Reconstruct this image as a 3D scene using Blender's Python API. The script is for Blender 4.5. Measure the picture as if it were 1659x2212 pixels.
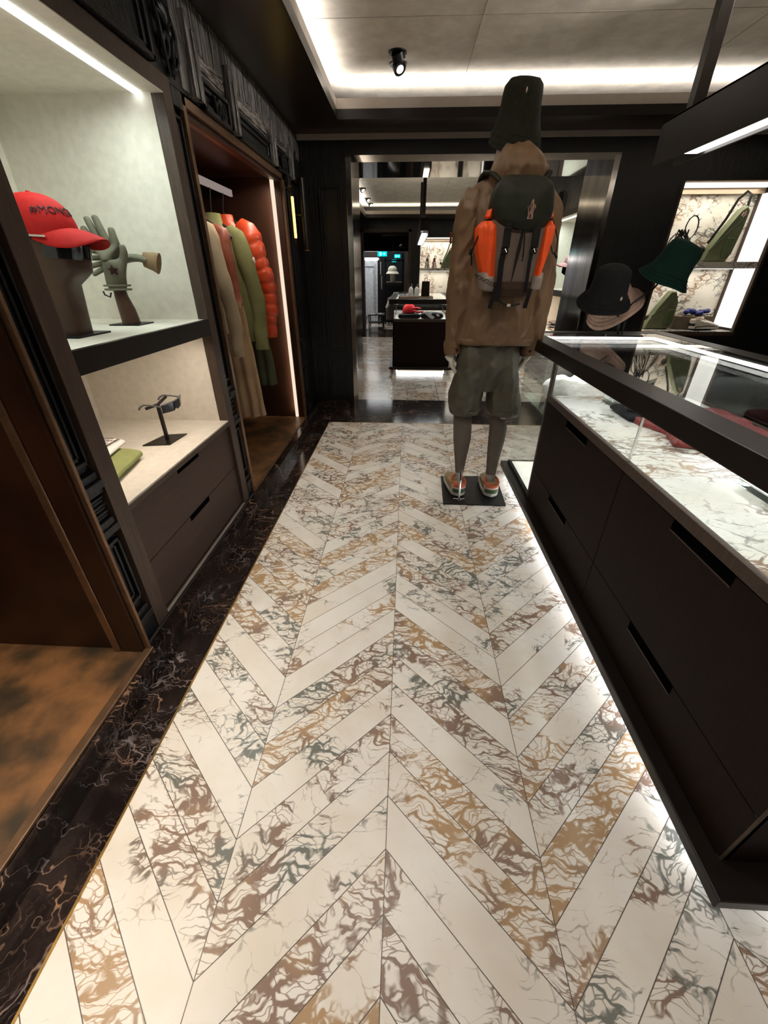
import bpy, bmesh, math, random
from mathutils import Vector, Matrix, noise
for o in list(bpy.data.objects): bpy.data.objects.remove(o)
S = bpy.context.scene; C = S.collection; PI = math.pi
R = math.radians
# ---------- camera ----------
yaw, pit, rol, H = -0.0497920, 0.5350969, -0.00093592, 1.3
fw = Vector((math.sin(yaw)*math.cos(pit), math.cos(yaw)*math.cos(pit), -math.sin(pit)))
r0 = Vector((math.cos(yaw), -math.sin(yaw), 0)); d0 = fw.cross(r0)
rr = math.cos(rol)*r0 + math.sin(rol)*d0; dd = -math.sin(rol)*r0 + math.cos(rol)*d0
cam = bpy.data.cameras.new('camera'); co = bpy.data.objects.new('camera', cam); C.objects.link(co)
cam.sensor_fit = 'VERTICAL'; cam.sensor_height = 24.0; cam.lens = 872.867/2212*24
cam.clip_start = .02; cam.clip_end = 100
co.matrix_world = Matrix(((rr.x, -dd.x, -fw.x, 0), (rr.y, -dd.y, -fw.y, 0), (rr.z, -dd.z, -fw.z, H), (0, 0, 0, 1)))
S.camera = co
# ---------- world, exposure ----------
W = bpy.data.worlds.new('world'); S.world = W; W.use_nodes = True
W.node_tree.nodes['Background'].inputs[0].default_value = (.9, .85, .8, 1)
W.node_tree.nodes['Background'].inputs[1].default_value = 0.02
S.view_settings.view_transform = 'Standard'; S.view_settings.look = 'None'
S.view_settings.gamma = 1; S.view_settings.use_curve_mapping = False
S.view_settings.exposure = 0.0
WARM = (1, .86, .70); NEUT = (1, .93, .84); COOL = (.86, 1, .93); WHITE = (.95, .98, 1)
def area(name, loc, sx, sy, power, col, rot=(0, 0, 0), spread=180):
    l = bpy.data.lights.new(name, 'AREA'); l.shape = 'RECTANGLE'; l.size = sx; l.size_y = sy
    l.energy = power; l.color = col; l.spread = R(spread)
    o = bpy.data.objects.new(name, l); C.objects.link(o); o.location = loc; o.rotation_euler = rot
    return o
def spot(loc, tgt, power, col=NEUT, size=70, blend=.6, rad=.03):
    l = bpy.data.lights.new('spot_beam', 'SPOT'); l.energy = power; l.color = col
    l.spot_size = R(size); l.spot_blend = blend; l.shadow_soft_size = rad
    o = bpy.data.objects.new('spot_beam', l); C.objects.link(o); o.location = loc
    o.rotation_euler = (Vector(tgt)-Vector(loc)).to_track_quat('-Z', 'Y').to_euler(); return o
ZC = 2.50
# ceiling spots (gimbal fittings built further down for only some): room 1 and room 2
spot((-.10, 3.68, 2.40), (-.55, 4.1, 1.2), 9, size=60)
spot((-.10, 3.85, 2.40), (.2, 3.2, 0), 14, size=60)
for yy, pw in ((2.1, 8), (1.0, 27), (-.2, 37), (-1.2, 37)):
    spot((-.10, yy, 2.40), (.02, yy+.05, 0), pw, size=95, blend=.9, rad=.05)
spot((1.9, 2.0, 2.44), (-.955, 2.7, 2.12), 110, size=40, blend=.9, rad=.04); spot((1.9, 2.9, 2.44), (-.955, 3.6, 2.12), 110, size=40, blend=.9, rad=.04)  # two spots added to brighten the left frieze, without fittings
spot((.15, .8, 2.44), (.48, 2.4, 1.0), 16, size=46, blend=.8, rad=.05)  # spot added to lift the mannequin's back, without a fitting
spot((1.25, .3, 2.40), (1.0, .6, .9), 8, size=80, blend=.8)
for yy in (6.6, 7.5, 8.45, 9.51): spot((-.79, yy, 2.40), (-.3, yy-.3, 0), 22, size=100, blend=.9)
spot((1.2, 7.2, 2.40), (1.0, 7.0, 0), 30, size=110, blend=.9); spot((1.0, 5.7, 2.40), (.9, 5.6, 0), 20, size=110, blend=.9)
area('cove_glow_left', (-.615, 1.0, 2.375), .05, 6.0, 12, NEUT, (PI, 0, 0), 170)
area('cove_glow_back', (1.3, 4.12, 2.38), 3.7, .05, 5.5, NEUT, (PI, 0, 0), 170)
area('cove_glow_right', (3.2, 1.0, 2.375), .05, 6.0, 17, NEUT, (PI, 0, 0), 170)
area('cove_glow_next_room', (.3, 10.36, 2.375), 2.4, .05, 8, (1, .88, .6), (PI, 0, 0), 170)
area('cove_glow_next_room_side', (-.95, 7.8, 2.375), .05, 4.6, 14, NEUT, (PI, 0, 0), 170)
area('cove_glow_next_room_right', (1.65, 7.8, 2.375), .05, 4.6, 14, NEUT, (PI, 0, 0), 170)

# ---------- materials ----------
MT = {}
def nm(name):
    m = bpy.data.materials.new(name); m.use_nodes = True; nt = m.node_tree
    return m, nt, nt.nodes['Principled BSDF']
def N(nt, t, **kw):
    n = nt.nodes.new(t)
    for k, v in kw.items():
        if k in n.inputs: n.inputs[k].default_value = v
        else: setattr(n, k, v)
    return n
def math_(nt, op, a, b=None, c=None):
    n = nt.nodes.new('ShaderNodeMath'); n.operation = op
    for i, v in enumerate((a, b, c)):
        if v is None: continue
        if isinstance(v, (int, float)): n.inputs[i].default_value = v
        else: nt.links.new(v, n.inputs[i])
    return n.outputs[0]
def vmath(nt, op, a, b=None):
    n = nt.nodes.new('ShaderNodeVectorMath'); n.operation = op
    for i, v in enumerate((a, b)):
        if v is None: continue
        if isinstance(v, (int, float)): n.inputs['Scale'].default_value = v
        elif isinstance(v, tuple): n.inputs[i].default_value = v
        else: nt.links.new(v, n.inputs[i])
    return n.outputs[0]
def mixc(nt, f, a, b):
    n = nt.nodes.new('ShaderNodeMix'); n.data_type = 'RGBA'
    for s, v in ((n.inputs[0], f), (n.inputs[6], a), (n.inputs[7], b)):
        if isinstance(v, (int, float)): s.default_value = v
        elif isinstance(v, tuple): s.default_value = (*v[:3], 1)
        else: nt.links.new(v, s)
    return n.outputs[2]
def ramp(nt, fac, lo, hi):   # smooth step lo..hi -> 0..1
    n = nt.nodes.new('ShaderNodeMapRange'); n.interpolation_type = 'SMOOTHSTEP'
    nt.links.new(fac, n.inputs[0]); n.inputs[1].default_value = lo; n.inputs[2].default_value = hi
    return n.outputs[0]
def noise_(nt, vec, scale, detail=4, rough=.55, dist=0):
    n = N(nt, 'ShaderNodeTexNoise', Scale=scale, Detail=detail, Roughness=rough, Distortion=dist)
    if vec is not None: nt.links.new(vec, n.inputs['Vector'])
    return n
def pm(name, col, rough=.5, metal=0, var=.12, scale=12, bump=0, bscale=None, stretch=(1, 1, 1), sheen=0, coat=0, spec=.5, col2=None):
    m, nt, b = nm(name); tc = N(nt, 'ShaderNodeTexCoord'); mp = N(nt, 'ShaderNodeMapping')
    mp.inputs['Scale'].default_value = stretch; nt.links.new(tc.outputs['Object'], mp.inputs[0])
    n = noise_(nt, mp.outputs[0], scale)
    c2 = col2 or tuple(min(1, c*(1+var)) for c in col); c1 = tuple(c*(1-var) for c in col) if not col2 else col
    nt.links.new(mixc(nt, ramp(nt, n.outputs[0], .3, .7), c1, c2), b.inputs['Base Color'])
    b.inputs['Roughness'].default_value = rough; b.inputs['Metallic'].default_value = metal
    b.inputs['Specular IOR Level'].default_value = .2 if (rough >= .55 and spec == .5) else spec
    if coat: b.inputs['Coat Weight'].default_value = coat
    if bump:
        n2 = noise_(nt, mp.outputs[0], bscale or scale*3); bp = N(nt, 'ShaderNodeBump', Strength=bump, Distance=.004)
        nt.links.new(n2.outputs[0], bp.inputs['Height']); nt.links.new(bp.outputs[0], b.inputs['Normal'])
    MT[name] = m; return m
def emit(name, col, s):
    m = bpy.data.materials.new(name); m.use_nodes = True; nt = m.node_tree; nt.nodes.clear()
    e = N(nt, 'ShaderNodeEmission', Strength=s); e.inputs[0].default_value = (*col, 1)
    o = N(nt, 'ShaderNodeOutputMaterial'); nt.links.new(e.outputs[0], o.inputs[0]); MT[name] = m; return m
def glassm(name, tint, ior=1.45, rough=0.0, gl=(1, 1, 1)):
    m = bpy.data.materials.new(name); m.use_nodes = True; nt = m.node_tree; nt.nodes.clear()
    t = N(nt, 'ShaderNodeBsdfTransparent'); t.inputs[0].default_value = (*tint, 1)
    g = N(nt, 'ShaderNodeBsdfGlossy', Roughness=rough); g.inputs[0].default_value = (*gl, 1)
    f = N(nt, 'ShaderNodeFresnel'); ge = N(nt, 'ShaderNodeNewGeometry'); io = math_(nt, 'MULTIPLY_ADD', ge.outputs['Backfacing'], 1/ior-ior, ior); nt.links.new(io, f.inputs['IOR']); x = N(nt, 'ShaderNodeMixShader'); o = N(nt, 'ShaderNodeOutputMaterial')
    nt.links.new(f.outputs[0], x.inputs[0]); nt.links.new(t.outputs[0], x.inputs[1]); nt.links.new(g.outputs[0], x.inputs[2])
    nt.links.new(x.outputs[0], o.inputs[0]); MT[name] = m; return m

def marble_nodes(nt, vec, rnd, heavy=0.0, base=(.80, .76, .71)):
    """white marble with gold / plum / green-grey brecciated veins; vec already shifted per tile, rnd 0..1 per tile"""
    w1 = noise_(nt, vec, 2.2, 3); w2 = noise_(nt, vec, 9, 3)
    off = vmath(nt, 'SCALE', vmath(nt, 'SUBTRACT', w1.outputs['Color'], (.5, .5, .5)), .30)
    off2 = vmath(nt, 'SCALE', vmath(nt, 'SUBTRACT', w2.outputs['Color'], (.5, .5, .5)), .11)
    v = vmath(nt, 'ADD', vmath(nt, 'ADD', vec, off), off2)
    mp = N(nt, 'ShaderNodeMapping'); mp.inputs['Rotation'].default_value = (0, 0, .65); mp.inputs['Scale'].default_value = (.85, 2.3, 1)
    nt.links.new(v, mp.inputs[0])
    vo = N(nt, 'ShaderNodeTexVoronoi', feature='DISTANCE_TO_EDGE', Scale=11.0); nt.links.new(mp.outputs[0], vo.inputs['Vector'])
    vo2 = N(nt, 'ShaderNodeTexVoronoi', feature='DISTANCE_TO_EDGE', Scale=30.0); nt.links.new(mp.outputs[0], vo2.inputs['Vector'])
    mask = noise_(nt, vmath(nt, 'ADD', vec, (7.3, 1.1, 0)), 4.2, 5, .62)
    mk = ramp(nt, math_(nt, 'ADD', mask.outputs[0], math_(nt, 'MULTIPLY', math_(nt, 'SUBTRACT', rnd, .5), .22)), .38-heavy, .56-heavy)
    wd = math_(nt, 'MULTIPLY_ADD', mk, .115, .006)
    big = math_(nt, 'SUBTRACT', 1.0, ramp(nt, math_(nt, 'DIVIDE', vo.outputs[0], wd), .25, 1.0))
    small = math_(nt, 'MULTIPLY', math_(nt, 'SUBTRACT', 1.0, ramp(nt, vo2.outputs[0], .01, .10)), ramp(nt, mk, .35, .9))
    vein = math_(nt, 'MINIMUM', math_(nt, 'ADD', math_(nt, 'MULTIPLY', big, math_(nt, 'MULTIPLY_ADD', mk, .98, .10)), math_(nt, 'MULTIPLY', small, .85)), 1.0)
    hue = noise_(nt, vmath(nt, 'ADD', vec, (2.3, 9.1, 3)), 3.1, 2)
    hv = math_(nt, 'ADD', hue.outputs[0], math_(nt, 'MULTIPLY', math_(nt, 'SUBTRACT', rnd, .5), .35))
    c = mixc(nt, ramp(nt, hv, .40, .50), (.135, .14, .12), (.22, .135, .095))
    c = mixc(nt, ramp(nt, hv, .53, .66), c, (.40, .245, .12))
    fine = noise_(nt, v, 30, 5, .7)
    vein = math_(nt, 'MULTIPLY', vein, ramp(nt, fine.outputs[0], .20, .42))
    cloud = noise_(nt, vec, 5, 3)
    bs = mixc(nt, ramp(nt, cloud.outputs[0], .3, .75), base, tuple(x*k for x, k in zip(base, (.90, .86, .80))))
    return mixc(nt, math_(nt, 'MULTIPLY', vein, .97), bs, c)

def chevron():
    m, nt, b = nm('chevron_marble'); L = nt.links
    tc = N(nt, 'ShaderNodeTexCoord'); sp = N(nt, 'ShaderNodeSeparateXYZ'); L.new(tc.outputs['Object'], sp.inputs[0])
    wS = .3985; dY = .1257
    u = math_(nt, 'DIVIDE', math_(nt, 'SUBTRACT', sp.outputs[0], -.0175), wS)   # seams at integer u; u=-1 is a V, u=0 an inverted V
    tri = math_(nt, 'MULTIPLY', math_(nt, 'PINGPONG', math_(nt, 'ADD', u, 101.0), 1.0), 3*dY)  # 0 at odd (left seam), rises
    i = math_(nt, 'FLOOR', u)
    v = math_(nt, 'DIVIDE', math_(nt, 'SUBTRACT', math_(nt, 'SUBTRACT', sp.outputs[1], tri), .3350), dY)
    j = math_(nt, 'FLOOR', v)
    fv = math_(nt, 'SUBTRACT', v, j); fu = math_(nt, 'SUBTRACT', u, i)
    ev = math_(nt, 'MULTIPLY', math_(nt, 'MINIMUM', fv, math_(nt, 'SUBTRACT', 1.0, fv)), dY*.72)
    eu = math_(nt, 'MULTIPLY', math_(nt, 'MINIMUM', fu, math_(nt, 'SUBTRACT', 1.0, fu)), wS)
    e = math_(nt, 'MINIMUM', ev, eu)
    gr = math_(nt, 'SUBTRACT', 1.0, ramp(nt, e, .0007, .0015))
    cx = N(nt, 'ShaderNodeCombineXYZ'); L.new(i, cx.inputs[0]); L.new(j, cx.inputs[1])
    wn = N(nt, 'ShaderNodeTexWhiteNoise', noise_dimensions='2D'); L.new(cx.outputs[0], wn.inputs['Vector'])
    vec = vmath(nt, 'ADD', tc.outputs['Object'], vmath(nt, 'SCALE', wn.outputs['Color'], 37.0))
    col = marble_nodes(nt, vec, wn.outputs['Value'])
    L.new(mixc(nt, gr, col, (.10, .075, .06)), b.inputs['Base Color'])
    b.inputs['Roughness'].default_value = .33; b.inputs['Specular IOR Level'].default_value = .4
    MT['chevron_marble'] = m
def slab_marble(name, heavy=-.08, base=(.80, .77, .72), rough=.2, tile=0, sc=1.0, axis='z'):
    m, nt, b = nm(name); L = nt.links; tc = N(nt, 'ShaderNodeTexCoord'); mp = N(nt, 'ShaderNodeMapping')
    mp.inputs['Scale'].default_value = (sc, sc, sc)
    if axis == 'y': mp.inputs['Rotation'].default_value = (R(90), 0, 0)
    L.new(tc.outputs['Object'], mp.inputs[0]); vec = mp.outputs[0]
    rnd = N(nt, 'ShaderNodeValue'); rnd.outputs[0].default_value = .5; rv = rnd.outputs[0]; gr = None
    if tile:
        sp = N(nt, 'ShaderNodeSeparateXYZ'); L.new(tc.outputs['Object'], sp.inputs[0]); idx = []; ed = []
        for k, of in ((0, -.19), (1, .35)):
            q = math_(nt, 'DIVIDE', math_(nt, 'SUBTRACT', sp.outputs[k], of), tile); f = math_(nt, 'FLOOR', q); idx.append(f)
            fr = math_(nt, 'SUBTRACT', q, f); ed.append(math_(nt, 'MULTIPLY', math_(nt, 'MINIMUM', fr, math_(nt, 'SUBTRACT', 1.0, fr)), tile))
        cx = N(nt, 'ShaderNodeCombineXYZ'); L.new(idx[0], cx.inputs[0]); L.new(idx[1], cx.inputs[1])
        wn = N(nt, 'ShaderNodeTexWhiteNoise', noise_dimensions='2D'); L.new(cx.outputs[0], wn.inputs['Vector'])
        vec = vmath(nt, 'ADD', vec, vmath(nt, 'SCALE', wn.outputs['Color'], 21.0)); rv = wn.outputs['Value']
        gr = math_(nt, 'SUBTRACT', 1.0, ramp(nt, math_(nt, 'MINIMUM', ed[0], ed[1]), .002, .004))
    col = marble_nodes(nt, vec, rv, heavy, base)
    if gr is not None: col = mixc(nt, gr, col, (.12, .1, .09))
    L.new(col, b.inputs['Base Color']); b.inputs['Roughness'].default_value = rough
    MT[name] = m
def dark_marble(name='dark_marble', joint=True):
    m, nt, b = nm(name); L = nt.links; tc = N(nt, 'ShaderNodeTexCoord'); vec = tc.outputs['Object']
    w = noise_(nt, vec, 3, 4); w2 = noise_(nt, vec, 14, 3)
    v = vmath(nt, 'ADD', vmath(nt, 'ADD', vec, vmath(nt, 'SCALE', w.outputs['Color'], .5)), vmath(nt, 'SCALE', w2.outputs['Color'], .1))
    tot = None
    for sc, rot, wd, am, s in ((3.2, .5, .010, 1.0, 2.2), (7, -.7, .013, .7, 1.6), (15, .3, .022, .45, 2.6)):
        mp = N(nt, 'ShaderNodeMapping'); mp.inputs['Rotation'].default_value = (0, .2, rot); mp.inputs['Scale'].default_value = (1, s, 1); L.new(v, mp.inputs[0])
        vo = N(nt, 'ShaderNodeTexVoronoi', feature='DISTANCE_TO_EDGE', Scale=sc); L.new(mp.outputs[0], vo.inputs['Vector'])
        mk = noise_(nt, vmath(nt, 'ADD', vec, (sc, 0, 0)), 5, 3, .6)
        q = math_(nt, 'MULTIPLY', math_(nt, 'MULTIPLY', math_(nt, 'SUBTRACT', 1.0, ramp(nt, vo.outputs[0], 0, wd*2.2)), ramp(nt, mk.outputs[0], .44, .64)), am)
        tot = q if tot is None else math_(nt, 'MAXIMUM', tot, q)
    hue = noise_(nt, vec, 4, 2); vc = mixc(nt, ramp(nt, hue.outputs[0], .42, .58), (.26, .22, .22), (.40, .24, .15))
    cl = noise_(nt, v, 6, 5, .7); base = mixc(nt, ramp(nt, cl.outputs[0], .35, .75), (.009, .006, .0055), (.030, .020, .018))
    pat = noise_(nt, vmath(nt, 'ADD', v, (5, 5, 0)), 6, 4, .65)
    tot = math_(nt, 'MAXIMUM', tot, math_(nt, 'MULTIPLY', ramp(nt, pat.outputs[0], .70, .74), .9))
    L.new(mixc(nt, math_(nt, 'MULTIPLY', tot, .8), base, vc), b.inputs['Base Color'])
    b.inputs['Roughness'].default_value = .13; MT[name] = m
def wood(name, c1, c2, rough=.5, scale=1.0, axis=2, bump=.4, spec=.3):
    m, nt, b = nm(name); L = nt.links; tc = N(nt, 'ShaderNodeTexCoord'); mp = N(nt, 'ShaderNodeMapping')
    sc = [14*scale]*3; sc[axis] = .9*scale; mp.inputs['Scale'].default_value = sc; L.new(tc.outputs['Object'], mp.inputs[0])
    w = noise_(nt, mp.outputs[0], 1.6, 6, .6, .6); g = noise_(nt, mp.outputs[0], 9, 4, .7)
    st = math_(nt, 'PINGPONG', math_(nt, 'MULTIPLY', w.outputs[0], 14.0), 1.0)
    f = math_(nt, 'MULTIPLY', st, ramp(nt, g.outputs[0], .25, .7))
    L.new(mixc(nt, f, c1, c2), b.inputs['Base Color']); b.inputs['Roughness'].default_value = rough; b.inputs['Specular IOR Level'].default_value = spec
    if bump:
        bp = N(nt, 'ShaderNodeBump', Strength=bump, Distance=.003); L.new(f, bp.inputs['Height']); L.new(bp.outputs[0], b.inputs['Normal'])
    MT[name] = m
chevron(); dark_marble()
slab_marble('grey_tile_marble', .02, (.66, .62, .57), .16, .6)
slab_marble('deck_marble', -.01, (.74, .735, .70), .22, 0, .75)
slab_marble('niche_marble', -.04, (.78, .73, .64), .35, 0, 1.0, 'y')
wood('charred_oak', (.03, .028, .027), (.34, .32, .30), .27, 1.0, 2, .35, .9)
wood('charred_oak_long', (.03, .028, .026), (.44, .40, .36), .27, .8, 1, .35, .9)
wood('black_oak', (.003, .003, .0035), (.012, .012, .013), .36, 1.2, 2, .4, .5)
wood('brown_veneer', (.048, .027, .021), (.070, .040, .031), .5, 1.6, 1, .06)
wood('dark_veneer', (.0105, .0048, .0032), (.015, .0072, .0048), .55, 1.6, 2, .05, .12)
wood('trim_brown', (.055, .036, .027), (.095, .064, .048), .42, 1.5, 2, .06)
pm('brass', (.45, .28, .09), .28, 1, .15, 30)
pm('bronze_floor', (.040, .028, .016), .42, .15, 0, 5.5, .05, 60, col2=(.25, .115, .042))
pm('bronze_wall', (.034, .012, .005), .42, .2, .35, 3, .03, 80)
pm('bronze_dark', (.018, .007, .0035), .5, .2, .3, 3)
pm('bronze_edge', (.22, .13, .075), .34, .7, .15, 20)
pm('linen_panel', (.70, .66, .58), .7, 0, .05, 30, .15, 300)
pm('linen_ceiling', (.78, .72, .63), .75, 0, .10, 9, .25, 160)
pm('ceiling_rim', (.36, .31, .27), .5, 0, .06, 10)
pm('soffit_brown', (.018, .011, .009), .32, 0, .15, 8)
pm('gunmetal', (.011, .0075, .006), .36, 0, .15, 15, spec=.3)
pm('mirror_steel', (.36, .34, .33), .13, 1, .22, 9, .05, 30, (1, 1, .2))
pm('dark_mirror', (.30, .28, .26), .05, 1, .12, 2)
pm('black_metal', (.010, .010, .011), .42, .4, .2, 20)
pm('matt_black', (.002, .002, .002), .8, 0, .2, 10, spec=0)
pm('chrome', (.75, .75, .76), .12, 1, .05, 10)
pm('mannequin_white', (.62, .57, .50), .35, 0, .03, 10)
pm('brown_bust', (.052, .021, .010), .45, 0, .22, 6, .1, 40)
emit('led_white', (1, .96, .92), 8); emit('floor_led', (1, .96, .92), 4); emit('led_cool', (.93, 1, .97), 6); emit('led_warm', (1, .85, .68), 5); emit('glow_gold', (1, .66, .16), 4)
emit('backlit_panel', (1, .97, .88), 1.25); emit('strip_soft', (1, .80, .62), 1.0); emit('spot_face', (1, .97, .9), 9)
emit('exit_light', (.0, .72, .80), 1.3); emit('exit_glyph', (.55, 1, 1), 1.5); emit('lit_base', (1, .98, .86), 1.5); emit('rail_lit', (.9, .72, .66), .30)
glassm('clear_glass', (.96, .98, .97)); glassm('top_glass', (.93, .96, .95), 1.55); glassm('smoked_glass', (.10, .09, .09), 1.5)
# ---------- mesh helpers ----------
def tag(o, label=None, cat=None, group=None, kind=None):
    if label: o['label'] = label
    if cat: o['category'] = cat
    if group: o['group'] = group
    if kind: o['kind'] = kind
    return o
def empty(name, loc=(0, 0, 0), label=None, cat=None, group=None, rz=0):
    o = bpy.data.objects.new(name, None); C.objects.link(o); o.location = loc; o.rotation_euler = (0, 0, rz)
    o.empty_display_size = .05
    return tag(o, label, cat, group)
def hook(o, par, local=False):
    o.parent = par
    if not local: o.matrix_parent_inverse = Matrix.Translation(-Vector(par.location)) if par.parent is None else Matrix()
class MB:
    def __init__(s): s.v = []; s.f = []
    def add(s, v, f):
        k = len(s.v); s.v += [tuple(p) for p in v]; s.f += [tuple(i+k for i in q) for q in f]; return s
    def box(s, x0, x1, y0, y1, z0, z1):
        return s.add([(x, y, z) for z in (z0, z1) for x, y in ((x0, y0), (x1, y0), (x1, y1), (x0, y1))],
                     [(3, 2, 1, 0), (4, 5, 6, 7), (0, 1, 5, 4), (1, 2, 6, 5), (2, 3, 7, 6), (3, 0, 4, 7)])
    def rings(s, rs, caps=True):
        n = len(rs[0]); v = [p for r in rs for p in r]; f = []
        for i in range(len(rs)-1):
            for j in range(n): f.append((i*n+j, i*n+(j+1) % n, (i+1)*n+(j+1) % n, (i+1)*n+j))
        if caps: f.append(tuple(range(n))[::-1]); f.append(tuple((len(rs)-1)*n+j for j in range(n)))
        return s.add(v, f)
    def loft(s, secs, n=32, ex=2.0, caps=True, fn=None):      # secs: z, cx, cy, rx, ry
        rs = []
        for q in secs:
            z, cx, cy, rx, ry = q[:5]; e = q[5] if len(q) > 5 else ex; r = []
            for k in range(n):
                a = 2*PI*k/n; c, d = math.cos(a), math.sin(a)
                x = cx+rx*math.copysign(abs(c)**(2/e), c); y = cy+ry*math.copysign(abs(d)**(2/e), d)
                r.append(fn(x, y, z, a) if fn else (x, y, z))
            rs.append(r)
        return s.rings(rs, caps)
    def tube(s, pts, rad, n=12, up=None, flat=1.0, caps=True, ex=2):
        P = [Vector(p) for p in pts]; rs = []; m = len(P)
        if isinstance(rad, (int, float)): rad = [rad]*m
        prev = None
        for i in range(m):
            t = (P[min(i+1, m-1)]-P[max(i-1, 0)]).normalized()
            if up is not None: a = (Vector(up)-t*t.dot(Vector(up))).normalized()
            elif prev is None: a = t.orthogonal().normalized()
            else: a = (prev-t*t.dot(prev)).normalized()
            prev = a; b = t.cross(a); r = rad[i]; ra, rb = r if isinstance(r, tuple) else (r, r*flat)
            ring = []
            for k in range(n):
                g = 2*PI*k/n; c, d = math.cos(g), math.sin(g)
                c = math.copysign(abs(c)**(2/ex), c); d = math.copysign(abs(d)**(2/ex), d)
                ring.append(P[i]+a*c*rb+b*d*ra)
            rs.append(ring)
        return s.rings(rs, caps)
    def strap(s, pts, w, t, up=(0, 1, 0)):                    # flat ribbon, thickness along up
        return s.tube(pts, [(w/2, t/2)]*len(pts), 8, up, ex=8)
    def ell(s, c, r, n=16, m=10, rot=None):
        rs = []
        for i in range(m+1):
            th = PI*(i+.0)/m; th = min(max(th, .02), PI-.02); ring = []
            for k in range(n):
                a = 2*PI*k/n; p = Vector((r[0]*math.sin(th)*math.cos(a), r[1]*math.sin(th)*math.sin(a), -r[2]*math.cos(th)))
                if rot: p = rot @ p
                ring.append(Vector(c)+p)
            rs.append(ring)
        return s.rings(rs)
    def cyl(s, c, r, h, n=24, axis='z', r2=None):
        r2 = r if r2 is None else r2; rs = []
        for rr_, hh in ((r, 0), (r2, h)):
            ring = []
            for k in range(n):
                a = 2*PI*k/n; u, w = rr_*math.cos(a), rr_*math.sin(a)
                ring.append({'z': (c[0]+u, c[1]+w, c[2]+hh), 'x': (c[0]+hh, c[1]+u, c[2]+w), 'y': (c[0]+u, c[1]+hh, c[2]-w)}[axis])
            rs.append(ring)
        return s.rings(rs)
    def prism(s, poly, a0, a1, axis='y'):
        n = len(poly); g = {'y': lambda p, h: (p[0], h, p[1]), 'x': lambda p, h: (h, p[0], p[1]), 'z': lambda p, h: (p[0], p[1], h)}[axis]
        return s.add([g(p, a0) for p in poly]+[g(p, a1) for p in poly],
                     [tuple(range(n))[::-1], tuple(range(n, 2*n))]+[(i, (i+1) % n, n+(i+1) % n, n+i) for i in range(n)])
    def xf(s, fn): s.v = [tuple(fn(Vector(p))) for p in s.v]; return s
    def wob(s, amp, sc, seed=0, stretch=(1, 1, 1)):
        return s.xf(lambda p: p+amp*noise.noise_vector(Vector((p.x*stretch[0], p.y*stretch[1], p.z*stretch[2]))*sc+Vector((seed, seed*.7, 0))))
    def build(s, name, mat, par=None, smooth=False, bevel=0, sub=0, local=False, ang=35, sol=0):
        me = bpy.data.meshes.new(name); me.from_pydata(s.v, [], s.f); me.update()
        bm = bmesh.new(); bm.from_mesh(me); bmesh.ops.recalc_face_normals(bm, faces=bm.faces); bm.to_mesh(me); bm.free()
        if isinstance(mat, str): mat = MT[mat]
        me.materials.append(mat)
        if smooth:
            me.polygons.foreach_set('use_smooth', [True]*len(me.polygons))
            if not sub: me.set_sharp_from_angle(angle=R(ang))
        o = bpy.data.objects.new(name, me); C.objects.link(o)
        if sol: q = o.modifiers.new('solid', 'SOLIDIFY'); q.thickness = sol; q.offset = -1
        if sub: q = o.modifiers.new('sub', 'SUBSURF'); q.levels = q.render_levels = sub
        if bevel: q = o.modifiers.new('bev', 'BEVEL'); q.width = bevel; q.segments = 2; q.limit_method = 'ANGLE'
        if par: hook(o, par, local)
        return o
def box(name, x0, x1, y0, y1, z0, z1, mat, par=None, bevel=0): return MB().box(x0, x1, y0, y1, z0, z1).build(name, mat, par, bevel=bevel)
def struct(name, x0, x1, y0, y1, z0, z1, mat): return tag(box(name, x0, x1, y0, y1, z0, z1, mat), kind='structure')
def skin(name, nodes, edges, mat, par=None, sub=1, root=0):
    me = bpy.data.meshes.new(name); keys = list(nodes); me.from_pydata([nodes[k][0] for k in keys], [(keys.index(a), keys.index(b)) for a, b in edges], [])
    o = bpy.data.objects.new(name, me); C.objects.link(o); q = o.modifiers.new('skin', 'SKIN'); q.use_smooth_shade = True
    sv = me.skin_vertices[0].data
    for i, k in enumerate(keys):
        r = nodes[k][1]; sv[i].radius = r if isinstance(r, tuple) else (r, r); sv[i].use_root = (i == root)
    q = o.modifiers.new('sub', 'SUBSURF'); q.levels = q.render_levels = sub
    me.materials.append(MT[mat] if isinstance(mat, str) else mat)
    if par: hook(o, par)
    return o
def text(name, s, mat, size, M4, par=None, ext=.0006, bend=None):
    cu = bpy.data.curves.new(name, 'FONT'); cu.body = s; cu.size = size; cu.extrude = ext; cu.align_x = 'CENTER'; cu.align_y = 'CENTER'; cu.resolution_u = 3
    t = bpy.data.objects.new('tmp', cu); C.objects.link(t); bpy.context.view_layer.update()
    me = bpy.data.meshes.new_from_object(t.evaluated_get(bpy.context.evaluated_depsgraph_get())); bpy.data.objects.remove(t)
    for v in me.vertices:
        p = bend(v.co.copy()) if bend else M4 @ v.co
        v.co = p
    me.name = name; me.materials.clear(); me.materials.append(MT[mat]); o = bpy.data.objects.new(name, me); C.objects.link(o)
    if par: hook(o, par)
    return o
def frameM(o, xa, ya):   # local x->xa, y->ya, origin o
    xa = Vector(xa).normalized(); ya = Vector(ya).normalized(); za = xa.cross(ya)
    return Matrix(((xa.x, ya.x, za.x, o[0]), (xa.y, ya.y, za.y, o[1]), (xa.z, ya.z, za.z, o[2]), (0, 0, 0, 1)))
def copy_tree(o, parent=None, shift=None):
    c = o.copy(); C.objects.link(c)
    if parent: c.parent = parent
    for ch in [x for x in bpy.data.objects if x.parent == o]: copy_tree(ch, c)
    return c
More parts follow.
